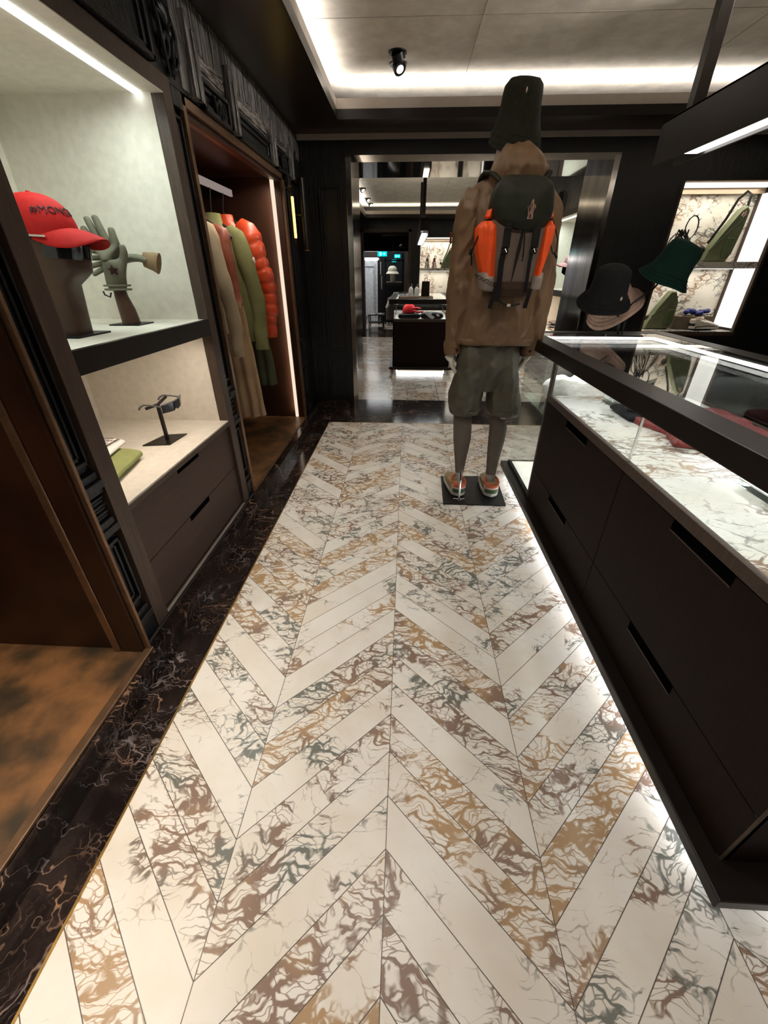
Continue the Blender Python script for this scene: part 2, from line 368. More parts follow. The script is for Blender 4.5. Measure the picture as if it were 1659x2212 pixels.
# ================= THE SETTING =================
struct('floor', -.75, 3.6, -2.6, 3.94, -.05, 0, 'chevron_marble')
struct('floor', -.90, -.756, -2.6, 4.456, -.05, .0005, 'dark_marble')
struct('floor', -.756, 3.6, 3.945, 4.456, -.05, .0005, 'dark_marble')
struct('floor', -.518, 1.696, 4.456, 4.80, -.05, .0005, 'dark_marble')
struct('floor', -1.2, 2.4, 4.80, 10.2, -.06, 0, 'grey_tile_marble')
struct('floor', -1.4, 2.4, 10.2, 11.7, -.06, .0005, 'dark_marble')
struct('floor', -2.2, 2.4, 11.7, 15, -.06, 0, 'grey_tile_marble')
struct('trim_1', -.756, -.75, -2.6, 3.94, -.05, .002, 'brass')
struct('trim_2', -.756, 3.6, 3.94, 3.945, -.05, .002, 'brass')
struct('baseboard_left', -.945, -.895, -2.6, 4.456, 0, .082, 'dark_marble')
struct('baseboard_back', -.90, -.60, 4.40, 4.458, 0, .082, 'dark_marble')
# ceiling tray
def tray(x0, x1, y0, y1, X0, X1, Y0, Y1, nx=2):
    tag(box('ceiling', X0, X1, Y0, Y1, ZC, ZC+.03, 'linen_ceiling'), kind='structure')
    m = MB()
    for a in ((X0, x0, Y0, Y1), (x1, X1, Y0, Y1), (x0, x1, Y0, y0), (x0, x1, y1, Y1)): m.box(a[0], a[1], a[2], a[3], 2.286, 2.33)
    tag(m.build('ceiling', 'soffit_brown'), kind='structure')
    m = MB(); t = .018
    for a in ((x0-t, x0, y0-t, y1+t), (x1, x1+t, y0-t, y1+t), (x0, x1, y0-t, y0), (x0, x1, y1, y1+t)): m.box(*a, 2.335, 2.392)
    tag(m.build('trim_3', 'ceiling_rim'), kind='structure')
    m = MB()
    for a in ((x0-.012, x0+.002, y0, y1), (x1-.002, x1+.012, y0, y1), (x0, x1, y0-.012, y0+.002), (x0, x1, y1-.002, y1+.012)): m.box(*a, 2.278, 2.335)
    tag(m.build('trim_4', 'gunmetal'), kind='structure')
    m = MB()
    for a in ((x0-.10, x0-.03, y0, y1), (x1+.03, x1+.10, y0, y1), (x0, x1, y1+.03, y1+.10)): m.box(*a, 2.34, 2.36)
    t = m.build('cove_light', 'led_white')
    return t
t = tray(-.555, 3.15, -2.2, 4.05, -1.0, 3.7, -2.6, 4.456)
tag(t, 'hidden white strip light glowing along the ceiling recess above the mannequin', 'light')
t = tray(-.90, 1.6, 5.5, 10.30, -1.2, 2.4, 5.10, 10.7)
tag(t, 'strip light glowing along the ceiling edge of the room beyond the doorway', 'light')
m = MB()
for yy in (3.27, 1.5, -.2): m.box(-.66, 3.3, yy-.002, yy+.002, ZC-.0015, ZC+.001)
for xx in (.372, 1.9): m.box(xx-.002, xx+.002, -2.2, 4.2, ZC-.0015, ZC+.001)
for xx in (-.25, .6): m.box(xx-.002, xx+.002, 5.2, 10.5, ZC-.0015, ZC+.001)
tag(m.build('trim_5', 'ceiling_rim'), kind='structure')
# back wall with the opening (x -.518..1.696, z<2.114) and the lit niche (x 2.29..3.20, z .80...1.966)
yb, yc = 4.456, 5.10
m = MB()
m.box(-1.7, -.518, yb, yc, 0, 2.5).box(-.518, 1.696, yb, yc, 2.114, 2.5).box(1.696, 2.29, yb, yc, 0, 2.5)
m.box(2.29, 3.20, yb, yc, 0, .80).box(2.29, 3.20, yb, yc, 1.966, 2.5).box(3.20, 4.0, yb, yc, 0, 2.5).box(2.29, 3.20, 4.83, yc, .8, 1.966)
tag(m.build('wall_back', 'black_oak'), kind='structure')
m = MB()                                            # panel mouldings on the black piece of wall left of the opening
for x0, x1, z0, z1 in ((-.80, -.60, .14, .50), (-.80, -.60, .60, 1.95)):
    for k in (0, .022):
        w = .010
        m.box(x0+k, x0+k+w, yb-.012+k*.3, yb+.002, z0+k, z1-k).box(x1-k-w, x1-k, yb-.012+k*.3, yb+.002, z0+k, z1-k)
        m.box(x0+k, x1-k, yb-.012+k*.3, yb+.002, z0+k, z0+k+w).box(x0+k, x1-k, yb-.012+k*.3, yb+.002, z1-k-w, z1-k)
tag(m.build('trim_6', 'black_oak', bevel=.002), kind='structure')
struct('trim_7', -.955, 3.7, yb-.03, yb+.002, 2.250, 2.284, 'ceiling_rim')   # cornice strip under the soffit, its lit highlight put into the pale colour
# polished metal lining of the opening
m = MB(); m.box(-.555, -.505, yb-.012, yc+.01, 0, 2.14).box(1.683, 1.733, yb-.012, yc+.01, 0, 2.14)
tag(m.build('door_1', 'mirror_steel', bevel=.003), kind='structure')
struct('door_2', -.555, 1.733, yb-.011, yc+.009, 2.104, 2.15, 'dark_mirror')
struct('wall_right', 3.65, 3.75, -2.6, 4.456, 0, 2.5, 'black_oak')
struct('wall_front', -1.75, 3.75, -2.7, -2.6, 0, 2.5, 'bronze_dark')
# room 2 walls
m = MB(); m.box(-2.0, -1.03, 10.7, 11.0, 0, 2.5).box(-1.03, .03, 10.7, 11.0, 2.11, 2.5).box(.03, .25, 10.7, 11.0, 0, 2.5)
m.box(.25, 1.5, 10.7, 11.2, 0, .80).box(.25, 1.5, 10.7, 11.2, 1.97, 2.5).box(1.5, 2.4, 10.7, 11, 0, 2.5).box(.25, 1.5, 11.12, 11.2, .8, 1.97)
tag(m.build('wall_back', 'black_oak'), kind='structure')
struct('wall_left', -1.35, -1.2, 5.1, 10.7, 0, 2.5, 'black_oak')
m = MB(); m.box(-1.06, -1.0, 10.68, 11.02, 0, 2.11).box(.0, .06, 10.68, 11.02, 0, 2.11).box(-1.06, .06, 10.68, 11.02, 2.06, 2.11)
tag(m.build('door_3', 'trim_brown'), kind='structure')
struct('window_1', -1.0, .0, 10.84, 10.86, 1.71, 2.06, 'smoked_glass')
# room 3 shell
struct('wall_far', -2.3, 2.4, 15, 15.1, 0, 2.6, 'bronze_dark')
struct('wall_left', -2.3, -2.2, 11, 15, 0, 2.6, 'linen_panel')
struct('wall_right', 1.0, 1.1, 11, 15, 0, 2.6, 'black_oak')
struct('ceiling', -2.3, 2.4, 10.9, 15.1, 2.5, 2.55, 'ceiling_rim')
area('shop_light', (-.9, 13.2, 2.45), 1.6, 1.6, 55, WHITE)

# left wall: core, frieze, pilasters
FX = -.955
m = MB(); m.box(-1.75, -1.72, -2.6, yb, 0, 2.5)
m.box(-1.72, -.97, 3.93, yb, 0, 1.93)
m.box(-1.72, FX-.005, -2.6, yb, 1.945, 2.5)
tag(m.build('wall_left', 'black_oak'), kind='structure')
m = MB()                                            # vertical boards of the frieze, each a little proud of the next
random.seed(4)
y = 2.30
while y < yb-.01:
    w = random.uniform(.05, .10); d = random.uniform(.000, .006); m.box(FX-.01, FX+d, y, min(y+w-.002, yb), 2.13+random.uniform(-.02, .02) if y > 2.44 else 1.96, 2.284); y += w
tag(m.build('trim_8', 'charred_oak', bevel=.0015), kind='structure')
m = MB()                                            # horizontal boards lower down
for y0, y1 in ((2.47, 2.80), (2.93, 3.52), (3.70, 4.0)):
    for k in range(3): m.box(FX-.012, FX+.001+.003*(k % 2), y0, y1, 2.045+k*.034, 2.076+k*.034)
tag(m.build('trim_9', 'charred_oak_long', bevel=.0015), kind='structure')
m = MB()                                            # upright fillets
for yy, z0, z1 in ((2.385, 1.95, 2.21), (2.44, 1.95, 2.17), (2.84, 1.94, 2.19), (2.90, 1.94, 2.15), (3.57, 1.94, 2.17), (3.63, 1.94, 2.14), (4.05, 1.94, 2.14), (4.12, 1.94, 2.2)):
    m.box(FX-.01, FX+.030, yy-.018, yy+.018, z0, z1)
tag(m.build('trim_10', 'charred_oak', bevel=.004), kind='structure')
def inset(name, y0, y1, z0, z1, x=FX, mat='black_oak', t=.018):
    m = MB(); m.box(x-.03, x-.008, y0, y1, z0, z1)
    for k, p in ((0, .022), (t*1.1, .010)):
        m.box(x-.02, x+p, y0+k, y0+k+t, z0+k, z1-k).box(x-.02, x+p, y1-k-t, y1-k, z0+k, z1-k)
        m.box(x-.02, x+p, y0+k, y1-k, z0+k, z0+k+t).box(x-.02, x+p, y0+k, y1-k, z1-k-t, z1-k)
    return tag(m.build(name, mat, bevel=.003), kind='structure')
inset('trim_11', 2.47, 2.80, 1.935, 2.05); inset('trim_12', 2.93, 3.53, 1.935, 2.05); inset('trim_13', 3.68, 4.02, 1.935, 2.06)
inset('trim_14', 1.30, 2.06, 1.96, 2.24); inset('trim_15', .3, 1.05, 1.96, 2.24)
def carving(y, z, w, h, x=FX):
    """carved leaf and scroll ornament"""
    m = MB(); random.seed(int(y*100))
    for sg in (-1, 1):
        pts = []; rd = []
        for k in range(22):
            a = k/21*PI*2.6; r = .30*w*(1-k/26); pts.append((x+.012+.012*math.sin(k*.3), y+sg*(.22*w+r*math.cos(a)*.5), z-.18*h+r*1.2*math.sin(a))); rd.append(.085*w*(1-k/30))
        m.tube(pts, rd, 8)
        m.tube([(x+.01, y+sg*.46*w, z+.45*h), (x+.02, y+sg*.48*w, z+.1*h), (x+.02, y+sg*.40*w, z-.25*h), (x+.01, y+sg*.1*w, z-.5*h)], [.03*w, .07*w, .06*w, .03*w], 8)
    for k in range(7):
        a = (k-3)/3*1.1; m.ell((x+.016, y+math.sin(a)*.20*w, z+.12*h+math.cos(a)*.16*h), (.014, .075*w, .17*h), 8, 6, Matrix.Rotation(-a, 3, 'X'))
    m.ell((x+.018, y, z+.05*h), (.018, .10*w, .10*h), 10, 8); m.ell((x+.014, y, z-.40*h), (.02, .14*w, .09*h), 10, 8)
    return m
for (yy, zz, w, h) in ((2.20, 2.07, .13, .22), (2.66, 1.985, .12, .09), (3.86, 2.0, .13, .11), (1.03, 2.10, .13, .22)):
    c = carving(yy, zz, w, h)
    tag(c.build('carved_ornament', 'black_metal', smooth=True), {2.20: 'black carved scroll and leaf ornament above the pilaster between shelf niche and wardrobe',
        2.66: 'small black carved leaf ornament in the panel over the hanging coats, nearest the carved scroll', 3.86: 'small black carved ornament over the far end of the wardrobe',
        1.03: 'black carved ornament high above the pilaster beside the near wardrobe'}[yy], 'ornament', 'carved ornaments along the wall frieze')
def pilaster(name, y0, y1, x=-.985):
    m = MB(); m.box(x-.6, x, y0, y1, .07, 1.94); c = (y0+y1)/2; w = (y1-y0)
    m.box(x-.02, x+.022, y0, y1, .07, .16).box(x-.02, x+.032, y0, y1, .16, .185).box(x-.02, x+.018, y0, y1, .185, .21)
    m.box(x-.02, x+.030, y0, y1, .55, .575).box(x-.02, x+.022, y0, y1, .575, .60)
    for k in range(6): m.box(x-.02, x+.012+.004*(k % 2), y0+.006, y1-.006, .605+k*.013, .614+k*.013)
    m.box(x-.02, x+.022, y0, y1, .69, .71).box(x-.02, x+.034, y0, y1, .71, .735).box(x-.02, x+.02, y0, y1, .735, .76)
    for a, b in ((.25, .52), (.79, 1.86)):
        for k, p in ((.0, .018), (.016, .008)):
            m.box(x-.01, x+p, y0+.008+k, y0+.018+k, a+k, b-k).box(x-.01, x+p, y1-.018-k, y1-.008-k, a+k, b-k)
            m.box(x-.01, x+p, y0+.008+k, y1-.008-k, a+k, a+.012+k).box(x-.01, x+p, y0+.008+k, y1-.008-k, b-.012-k, b-k)
    m.box(x-.02, x+.03, y0, y1, 1.88, 1.94)
    return tag(m.build(name, 'black_oak', bevel=.002), kind='structure')
pilaster('trim_16', 1.006, 1.112); pilaster('trim_17', 2.185, 2.268); pilaster('trim_18', 3.925, 4.02, -.965)

# ---------- wardrobes ----------
def wardrobe(y0, y1, label, lit, led=True, fx=-.955):
    """deep bronze-lined hanging bay; the opening runs y0..y1"""
    t = empty('wardrobe', (-1.3, (y0+y1)/2, .07), label, 'wardrobe', 'wardrobes along the left wall')
    ye = y1+(.05 if led else .012)
    m = MB(); m.box(fx-.02, fx, y0-.03, y0, .075, 1.935).box(fx-.02, fx, y1, ye, .075, 1.935).box(fx-.02, fx, y0-.03, ye, 1.90, 1.935)
    m.box(fx-.02, fx+.007, y0-.03, ye, .083 if not led else .068, .095 if not led else .082)
    m.build('frame', 'bronze_edge', t, bevel=.002)
    box('floor_panel', -1.70, fx-.002, y0, y1, .07, .088, 'bronze_floor', t)
    box('back_panel', -1.71, -1.69, y0, y1, .088, 1.93, 'bronze_dark', t)
    m = MB(); m.box(-1.69, fx-.02, y1, y1+(.045 if led else .010), .07, 1.93).box(-1.02, fx-.02, y1-.012, y1+.001, .088, 1.90); m.build('side_panel', 'bronze_wall', t)
    MB().box(-1.69, fx-.02, y0-.028, y0, .07, 1.93).build('side_panel', 'bronze_wall', t)
    m = MB(); m.box(-1.69, -.975, y0, y1, 1.915, 1.93).box(-1.0, -.975, y0, y1, 1.88, 1.915); m.build('top_panel', 'bronze_wall', t)
    m = MB(); m.box(-1.052, -1.024, y1-.016, y1+.001, .09, 1.90)
    l = m.build('light_strip', 'strip_soft' if led else 'bronze_edge', t, bevel=.004)
    if led:
        box('light_channel', -1.05, -1.018, y0, y1-.02, 1.895, 1.913, 'bronze_edge', t)
        for k in range(22): box('light_dot', -1.014, -1.010, y1-.05-k*.035, y1-.046-k*.035, 1.909, 1.914, 'led_warm', t)
    return t
w1 = wardrobe(2.30, 3.83, 'bronze-lined wardrobe bay with a lit edge strip, four garments hanging inside', True)
area('wardrobe_light', (-1.06, 3.05, 1.89), .03, 1.4, 6.5, WARM, (0, R(12), 0), 150)
area('wardrobe_edge_light', (-1.04, 3.80, 1.0), .03, 1.7, 2.2, WARM, (R(90), 0, R(30)), 170)
w2 = wardrobe(-.9, .99, 'empty bronze-lined wardrobe bay at the lower left with mottled gold-brown floor', False, False, -.922)
struct('wall_left', -1.75, -.97, -2.6, -.94, 0, 1.95, 'black_oak')
area('wardrobe_light_near', (-1.15, .1, 1.89), .03, 1.5, 9, WARM, (0, 0, 0), 75)

# ---------- shelf niche cabinets ----------
def display(x, y0, y1, label, sgn=1, group='lit shelf niches'):
    """x: front plane; sgn=+1 opens towards +x, -1 towards -x"""
    t = empty('display_cabinet', (x-sgn*.3, (y0+y1)/2, .07), label, 'cabinet', group); D = .72
    def bx(name, a0, a1, ya, yb_, za, zb, mat, par=t, bevel=0):
        p, q = sorted((x-sgn*a0, x-sgn*a1)); return box(name, p, q, ya, yb_, za, zb, mat, par, bevel)
    m = MB(); X = lambda a0, a1: sorted((x-sgn*a0, x-sgn*a1))
    for ya, yb_, za, zb in ((y0-.072, y0, .075, 1.955), (y1, y1+.072, .075, 1.955), (y0, y1, 1.895, 1.955), (y0, y1, .075, .088), (y0, y1, .575, .597)):
        m.box(*X(0, .05 if za != .575 else .04), ya, yb_, za, zb)
    m.build('frame', 'trim_brown', t, bevel=.002)
    bx('bright_edge', -.002, .01, y0, y1, .088, .0915, 'ceiling_rim')
    bx('back_panel', D, D+.02, y0-.01, y1+.01, .58, 1.93, 'linen_panel')
    bx('side_panel', .05, D, y1, y1+.02, .58, 1.93, 'linen_panel'); bx('side_panel', .05, D, y0-.02, y0, .58, 1.93, 'linen_panel')
    m = MB(); m.box(*X(.05, D), y0, y1, 1.895, 1.915); m.box(*X(.0, .05), y0, y1, 1.893, 1.896); m.build('top_panel', 'linen_panel', t)
    bx('base_panel', .004, D, y0, y1, .592, .603, 'linen_panel')
    m = MB(); m.box(*X(.004, D), y0, y1, 1.094, 1.104); s = m.build('shelf', 'linen_panel', t)
    bx('shelf_edge', .0, .02, y0, y1, 1.036, 1.1045, 'gunmetal', s); bx('shelf_underside', .02, D, y0, y1, 1.05, 1.094, 'linen_panel', s)
    bx('light_strip', .085, .112, y0+.01, y1-.006, 1.889, 1.897, 'led_cool')
    for za, zb in ((.098, .327), (.331, .568)):
        d = bx('drawer', .018, .05, y0+.003, y1-.003, za, zb, 'brown_veneer')
        c = (y0+y1)/2; bx('handle', .0165, .03, c-.10 if za > .2 else c-.10, c+.10, zb-.022, zb+.002, 'matt_black', d)
    MB().box(*X(.05, .4), y0, y1, .09, .57).build('carcass', 'matt_black', t)
    return t
display(-.955, 1.185, 2.108, 'shelf niche with pale panels and two brown drawers, red cap and gloves inside')
area('niche_light_upper', (-1.053, 1.58, 1.885), .03, .78, 5.2, COOL, (0, R(8), 0), 160)
area('niche_light_lower', (-1.02, 1.60, 1.046), .03, .80, 2.5, (1, .84, .70), (0, R(10), 0), 160)
display(1.93, 5.35, 6.9, 'far shelf niche with a pink cap, seen through the opening right of the mannequin', -1)
area('niche_light_far', (2.03, 6.1, 1.885), .03, 1.4, 8, COOL, (0, R(-8), 0), 160)
area('niche_light_far_lower', (2.0, 6.1, 1.046), .03, 1.4, 6, (1, .84, .70), (0, R(-8), 0), 160)
m = MB(); m.box(1.95, 2.4, 5.1, 5.28, 0, 2.5).box(1.95, 2.4, 6.97, 10.7, 0, 2.5).box(1.95, 2.6, 5.28, 6.97, 1.955, 2.5).box(2.67, 2.75, 5.1, 7.2, 0, 2.5).box(1.95, 2.7, 5.28, 6.97, 0, .075)
tag(m.build('wall_right', 'charred_oak'), kind='structure')
m = carving(6.55, 2.07, .16, .26, 1.93); m.xf(lambda p: Vector((1.93*2-p.x, p.y, p.z)))
tag(m.build('carved_ornament', 'black_metal', smooth=True), 'black carved ornament beyond the opening, above the far shelf niche', 'ornament', 'carved ornaments along the wall frieze')

# ---------- sconce ----------
t = empty('wall_sconce', (-.95, 4.15, 1.45), 'dark tube wall lamp with a glowing brass back plate beside the wardrobe', 'lamp')
box('back_plate', -.967, -.957, 4.03, 4.15, 1.50, 1.90, 'brass', t, .002)
m = MB(); m.cyl((-.905, 4.235, 1.47), .030, .50, 28); m.build('shade', 'gunmetal', t, True)
MB().cyl((-.905, 4.235, 1.464), .032, .007, 28).build('rim', 'bronze_edge', t, True)
MB().cyl((-.96, 4.2, 1.72), .010, .05, 12, 'x').build('arm', 'black_metal', t, True)
MB().box(-.955, -.945, 4.07, 4.10, 1.55, 1.83).build('plate_glow', 'glow_gold', t, bevel=.003)  # lamplight reflected in the brass plate, put in as an emissive strip

# ---------- ceiling spots ----------
def gimbal(x, y, tx, ty, label, z=ZC, s=1.0):
    t = empty('ceiling_spotlight', (x, y, z), label, 'spotlight', 'ceiling spotlights')
    m = MB(); m.cyl((x, y, z-.006), .058*s, .008, 32); m.build('ring', 'black_metal', t, True)
    m = MB(); d = Vector((tx, ty, -1)).normalized(); p = Vector((x, y, z-.004))
    m.tube([p, p+d*.035*s], .042*s, 24); m.build('head', 'black_metal', t, True)
    m = MB(); m.tube([p+d*.0352*s, p+d*.037*s], .024*s, 20); m.build('lens', 'spot_face', t, True)
gimbal(-.10, 3.68, .35, .5, 'upper black gimbal spotlight of the pair in the ceiling left of the mannequin hat')
gimbal(-.10, 3.85, .5, -.6, 'lower black gimbal spotlight of the pair in the ceiling left of the mannequin hat')
for i, yy in enumerate((7.5, 8.45, 9.51, 10.15)):
    gimbal(-.79, yy, .6, -.5, 'black spotlight in the next room ceiling, %s of four in a row' % ('nearest', 'second nearest', 'second farthest', 'farthest')[i], s=1.1)
gimbal(1.62, 5.9, -.7, -.5, 'black spotlight above the far shelf niche right of the mannequin shoulder', s=1.3)
# ================= GOODS ON THE LEFT =================
pm('cap_red', (.36, .007, .006), .75, 0, .08, 60, .15, 400, sheen=.1)
pm('print_dark', (.03, .008, .010), .6); pm('lens_dark', (.012, .013, .018), .08, .3, .1, 6, coat=.5)
pm('olive_glove', (.150, .145, .105), .75, 0, .12, 20, .15, 200); pm('olive_cuff', (.22, .15, .085), .6, 0, .15, 20)
pm('frame_grey', (.12, .12, .13), .3, .3); pm('tee_green', (.26, .29, .115), .9, 0, .06, 20, .1, 300); pm('tee_white', (.78, .76, .72), .9, 0, .03, 20)
pm('orange_down', (.52, .052, .012), .38, 0, .10, 8, .1, 60, sheen=.1); pm('olive_cotton', (.17, .175, .075), .85, 0, .10, 8, .12, 60)
pm('dark_olive', (.055, .060, .030), .7, 0, .15, 8, .1, 50); pm('beige_cotton', (.34, .28, .19), .8, 0, .08, 8, .1, 50); pm('tan_nylon', (.34, .225, .125), .55, 0, .12, 8, .25, 40)
pm('rust_nylon', (.22, .055, .030), .45, 0, .2, 8, .25, 40); pm('patch_pale', (.6, .5, .42), .7)
# bust with the red cap
bx_, by_ = -1.19, 1.525
t = empty('cubist_bust', (bx_, by_, 1.104), 'dark brown cubist display head under the red cap', 'bust')
MB().loft([(1.106, -1.200, by_, .058, .050), (1.18, -1.196, by_, .060, .052), (1.262, -1.190, by_, .062, .054), (1.282, -1.176, by_, .078, .058), (1.300, -1.170, by_, .097, .064),
           (1.325, -1.170, by_, .102, .068), (1.38, -1.172, by_, .100, .070), (1.405, -1.180, by_, .090, .064), (1.44, -1.186, by_, .074, .052), (1.475, -1.19, by_, .045, .035)], 40, 3.2).build('head', 'brown_bust', t, True, ang=60)
box('foot_plate', -1.30, -1.115, by_-.09, by_+.085, 1.104, 1.110, 'black_metal', t, .001)
t = empty('baseball_cap', (-1.18, by_, 1.40), 'red baseball cap with dark lettering on the brown display head', 'cap')
cc = Vector((-1.182, by_, 1.395))
def dome(c, rx, ry, rz, n=40, k=12, seam=.0015):
    rs = []
    for i in range(k+1):
        e = i/k*PI/2*.985; ring = []
        for j in range(n):
            a = 2*PI*j/n; q = 1-seam*8*(abs(math.cos(3*a)) > .985)*math.cos(e)
            ring.append((c[0]+rx*math.cos(a)*math.cos(e)**.8*q, c[1]+ry*math.sin(a)*math.cos(e)**.8*q, c[2]+rz*math.sin(e)**.9))
        rs.append(ring)
    return rs
MB().rings(dome(cc, .112, .090, .118)).build('crown', 'cap_red', t, True, ang=70)
def brim_mesh(c, ra, L, w, drop, th=.004, n=28, m=8):
    top = []
    for i in range(m+1):
        s = i/m; row = []
        for j in range(n+1):
            v = -1+2*j/n; a = v*1.30; g = (1-abs(v)**3.2)**.6
            x = c[0]+ra[0]*math.cos(a)+L*s*g*math.cos(a*.25); y = c[1]+ra[1]*math.sin(a)+.010*s*g*v
            z = c[2]-.030*v*v-.020*s*g*v*v*2-drop*(s*g)**1.5
            row.append((x, y, z))
        top.append(row)
    m_ = MB(); V = [p for r in top for p in r]+[(p[0], p[1], p[2]-th) for r in top for p in r]; q = (n+1)*(m+1); F = []
    for i in range(m):
        for j in range(n):
            a = i*(n+1)+j; F += [(a, a+1, a+n+2, a+n+1), (q+a+n+1, q+a+n+2, q+a+1, q+a)]
    for i in range(m): F += [(i*(n+1), (i+1)*(n+1), q+(i+1)*(n+1), q+i*(n+1)), (i*(n+1)+n, q+i*(n+1)+n, q+(i+1)*(n+1)+n, (i+1)*(n+1)+n)]
    for j in range(n): F.append((m*(n+1)+j, m*(n+1)+j+1, q+m*(n+1)+j+1, q+m*(n+1)+j))
    return m_.add(V, F)
brim_mesh((cc.x-.003, cc.y, cc.z+.026), (.111, .089), .095, 1, .030).build('brim', 'cap_red', t, True, ang=60)
MB().ell((cc.x, cc.y, cc.z+.119), (.007, .007, .004)).build('button', 'cap_red', t, True)
def bend_cap(p):
    a = R(-12)+p.x/.088; e = R(33)+p.y/.115
    return Vector((cc.x+(.1135+p.z)*math.cos(a)*math.cos(e)**.8, cc.y+(.0915+p.z)*math.sin(a)*math.cos(e)**.8, cc.z+(.1195+p.z)*math.sin(e)**.9))
text('lettering', '#MONCLER', 'print_dark', .031, None, t, .0006, bend_cap)
t = empty('sunglasses', (-1.07, by_, 1.37), 'dark wraparound sunglasses worn under the red cap brim', 'sunglasses')
rs = []
for j in range(17):
    a = -1.25+2.5*j/16; hgt = .027*(1-.25*abs(a)); x = -1.17+.118*math.cos(a); y = by_+.088*math.sin(a)
    rs.append([(x, y, 1.374), (x+.004, y, 1.374), (x-.004, y, 1.366-hgt-.008*(abs(a) > .2)), (x-.008, y, 1.366-hgt-.008*(abs(a) > .2))])
MB().rings(rs).build('lens', 'lens_dark', t, True)
for s in (-1, 1): MB().tube([(-1.11, by_+s*.084, 1.395), (-1.17, by_+s*.086, 1.398), (-1.25, by_+s*.080, 1.39)], .0035, 8).build('temple', 'chrome', t, True)
# glove stand
gx, gy = -1.196, 1.88
t = empty('glove_stand', (gx, gy, 1.104), 'dark brown forearm stand holding up the grey-green gloves', 'glove stand')
MB().tube([(gx, gy, 1.108), (gx-.004, gy, 1.16), (gx-.012, gy, 1.21), (gx-.012, gy, 1.26)], [.036, .033, .026, .022], 24).build('forearm', 'brown_bust', t, True)
box('foot_plate', gx-.065, gx+.065, gy-.06, gy+.06, 1.104, 1.109, 'black_metal', t, .001)
t = empty('glove', (gx, gy, 1.24), 'upright grey-green glove on the forearm stand, dark star on its back', 'glove', 'pair of gloves'); t.scale = (1.25, 1.1, 1.03)
nd = {'w': ((gx-.014, gy, 1.225), (.034, .030)), 'w2': ((gx-.014, gy, 1.27), (.036, .026)), 'p': ((gx-.010, gy, 1.32), (.050, .024)), 'k': ((gx-.008, gy, 1.362), (.052, .021))}
ed = [('w', 'w2'), ('w2', 'p'), ('p', 'k')]
for i, (dx, L, le) in enumerate(((-.036, .066, -.020), (-.013, .096, -.022), (.010, .100, -.018), (.033, .062, .002))):
    nd['a%d' % i] = ((gx-.008+dx, gy-.004, 1.385), .0135); nd['b%d' % i] = ((gx-.010+dx+le*.5, gy-.008, 1.385+L*.5), .0125); nd['c%d' % i] = ((gx-.012+dx+le, gy-.006, 1.385+L), .0100)
    ed += [('k', 'a%d' % i), ('a%d' % i, 'b%d' % i), ('b%d' % i, 'c%d' % i)]
nd['t1'] = ((gx+.036, gy-.01, 1.335), .014); nd['t2'] = ((gx+.050, gy-.016, 1.365), .012); nd['t3'] = ((gx+.050, gy-.018, 1.392), .009); ed += [('p', 't1'), ('t1', 't2'), ('t2', 't3')]
skin('hand_shell', nd, ed, 'olive_glove', t, 2)
m = MB()
for z in (1.238, 1.252): m.tube([(gx-.013+.041*math.cos(a), gy+.036*math.sin(a), z) for a in [k*2*PI/24 for k in range(25)]], .0035, 8)
m.build('wrist_band', 'olive_glove', t, True)
MB().prism([(gx+.008+.016*(1 if k % 2 == 0 else .45)*math.sin(k*PI/5), 1.305+.018*(1 if k % 2 == 0 else .45)*math.cos(k*PI/5)) for k in range(10)], gy-.040, gy-.020).build('star', 'print_dark', t)
MB().tube([(gx-.05, gy-.03, 1.232), (gx-.045, gy-.035, 1.22), (gx-.028, gy-.036, 1.212), (gx-.022, gy-.034, 1.228)], .003, 8).build('clasp', 'black_metal', t, True)
t = empty('glove', (gx+.02, gy+.05, 1.34), 'grey-green glove lying crosswise behind the upright one, cuff pointing right', 'glove', 'pair of gloves')
nd = {'c': ((gx+.125, gy+.05, 1.340), (.030, .014)), 'c2': ((gx+.075, gy+.05, 1.352), (.032, .015)), 'p': ((gx+.02, gy+.05, 1.350), (.036, .018)), 'k': ((gx-.03, gy+.045, 1.345), (.034, .017))}
ed = [('c', 'c2'), ('c2', 'p'), ('p', 'k')]
for i, (dz, L) in enumerate(((.020, .055), (.006, .078), (-.010, .072), (-.024, .050))):
    nd['a%d' % i] = ((gx-.045, gy+.04-.004*i, 1.345+dz), .011); nd['b%d' % i] = ((gx-.05-L*.5, gy+.03-.008*i, 1.342+dz*1.5), .0105); nd['e%d' % i] = ((gx-.052-L, gy+.02-.01*i, 1.336+dz*2), .008)
    ed += [('k', 'a%d' % i), ('a%d' % i, 'b%d' % i), ('b%d' % i, 'e%d' % i)]
skin('hand_shell', nd, ed, 'olive_glove', t, 2)
MB().tube([(gx+.10, gy+.05, 1.345), (gx+.135, gy+.048, 1.338), (gx+.160, gy+.046, 1.330)], [(.028, .016), (.034, .017), (.040, .018)], 20, (0, 1, 0)).build('cuff', 'olive_cuff', t, True)
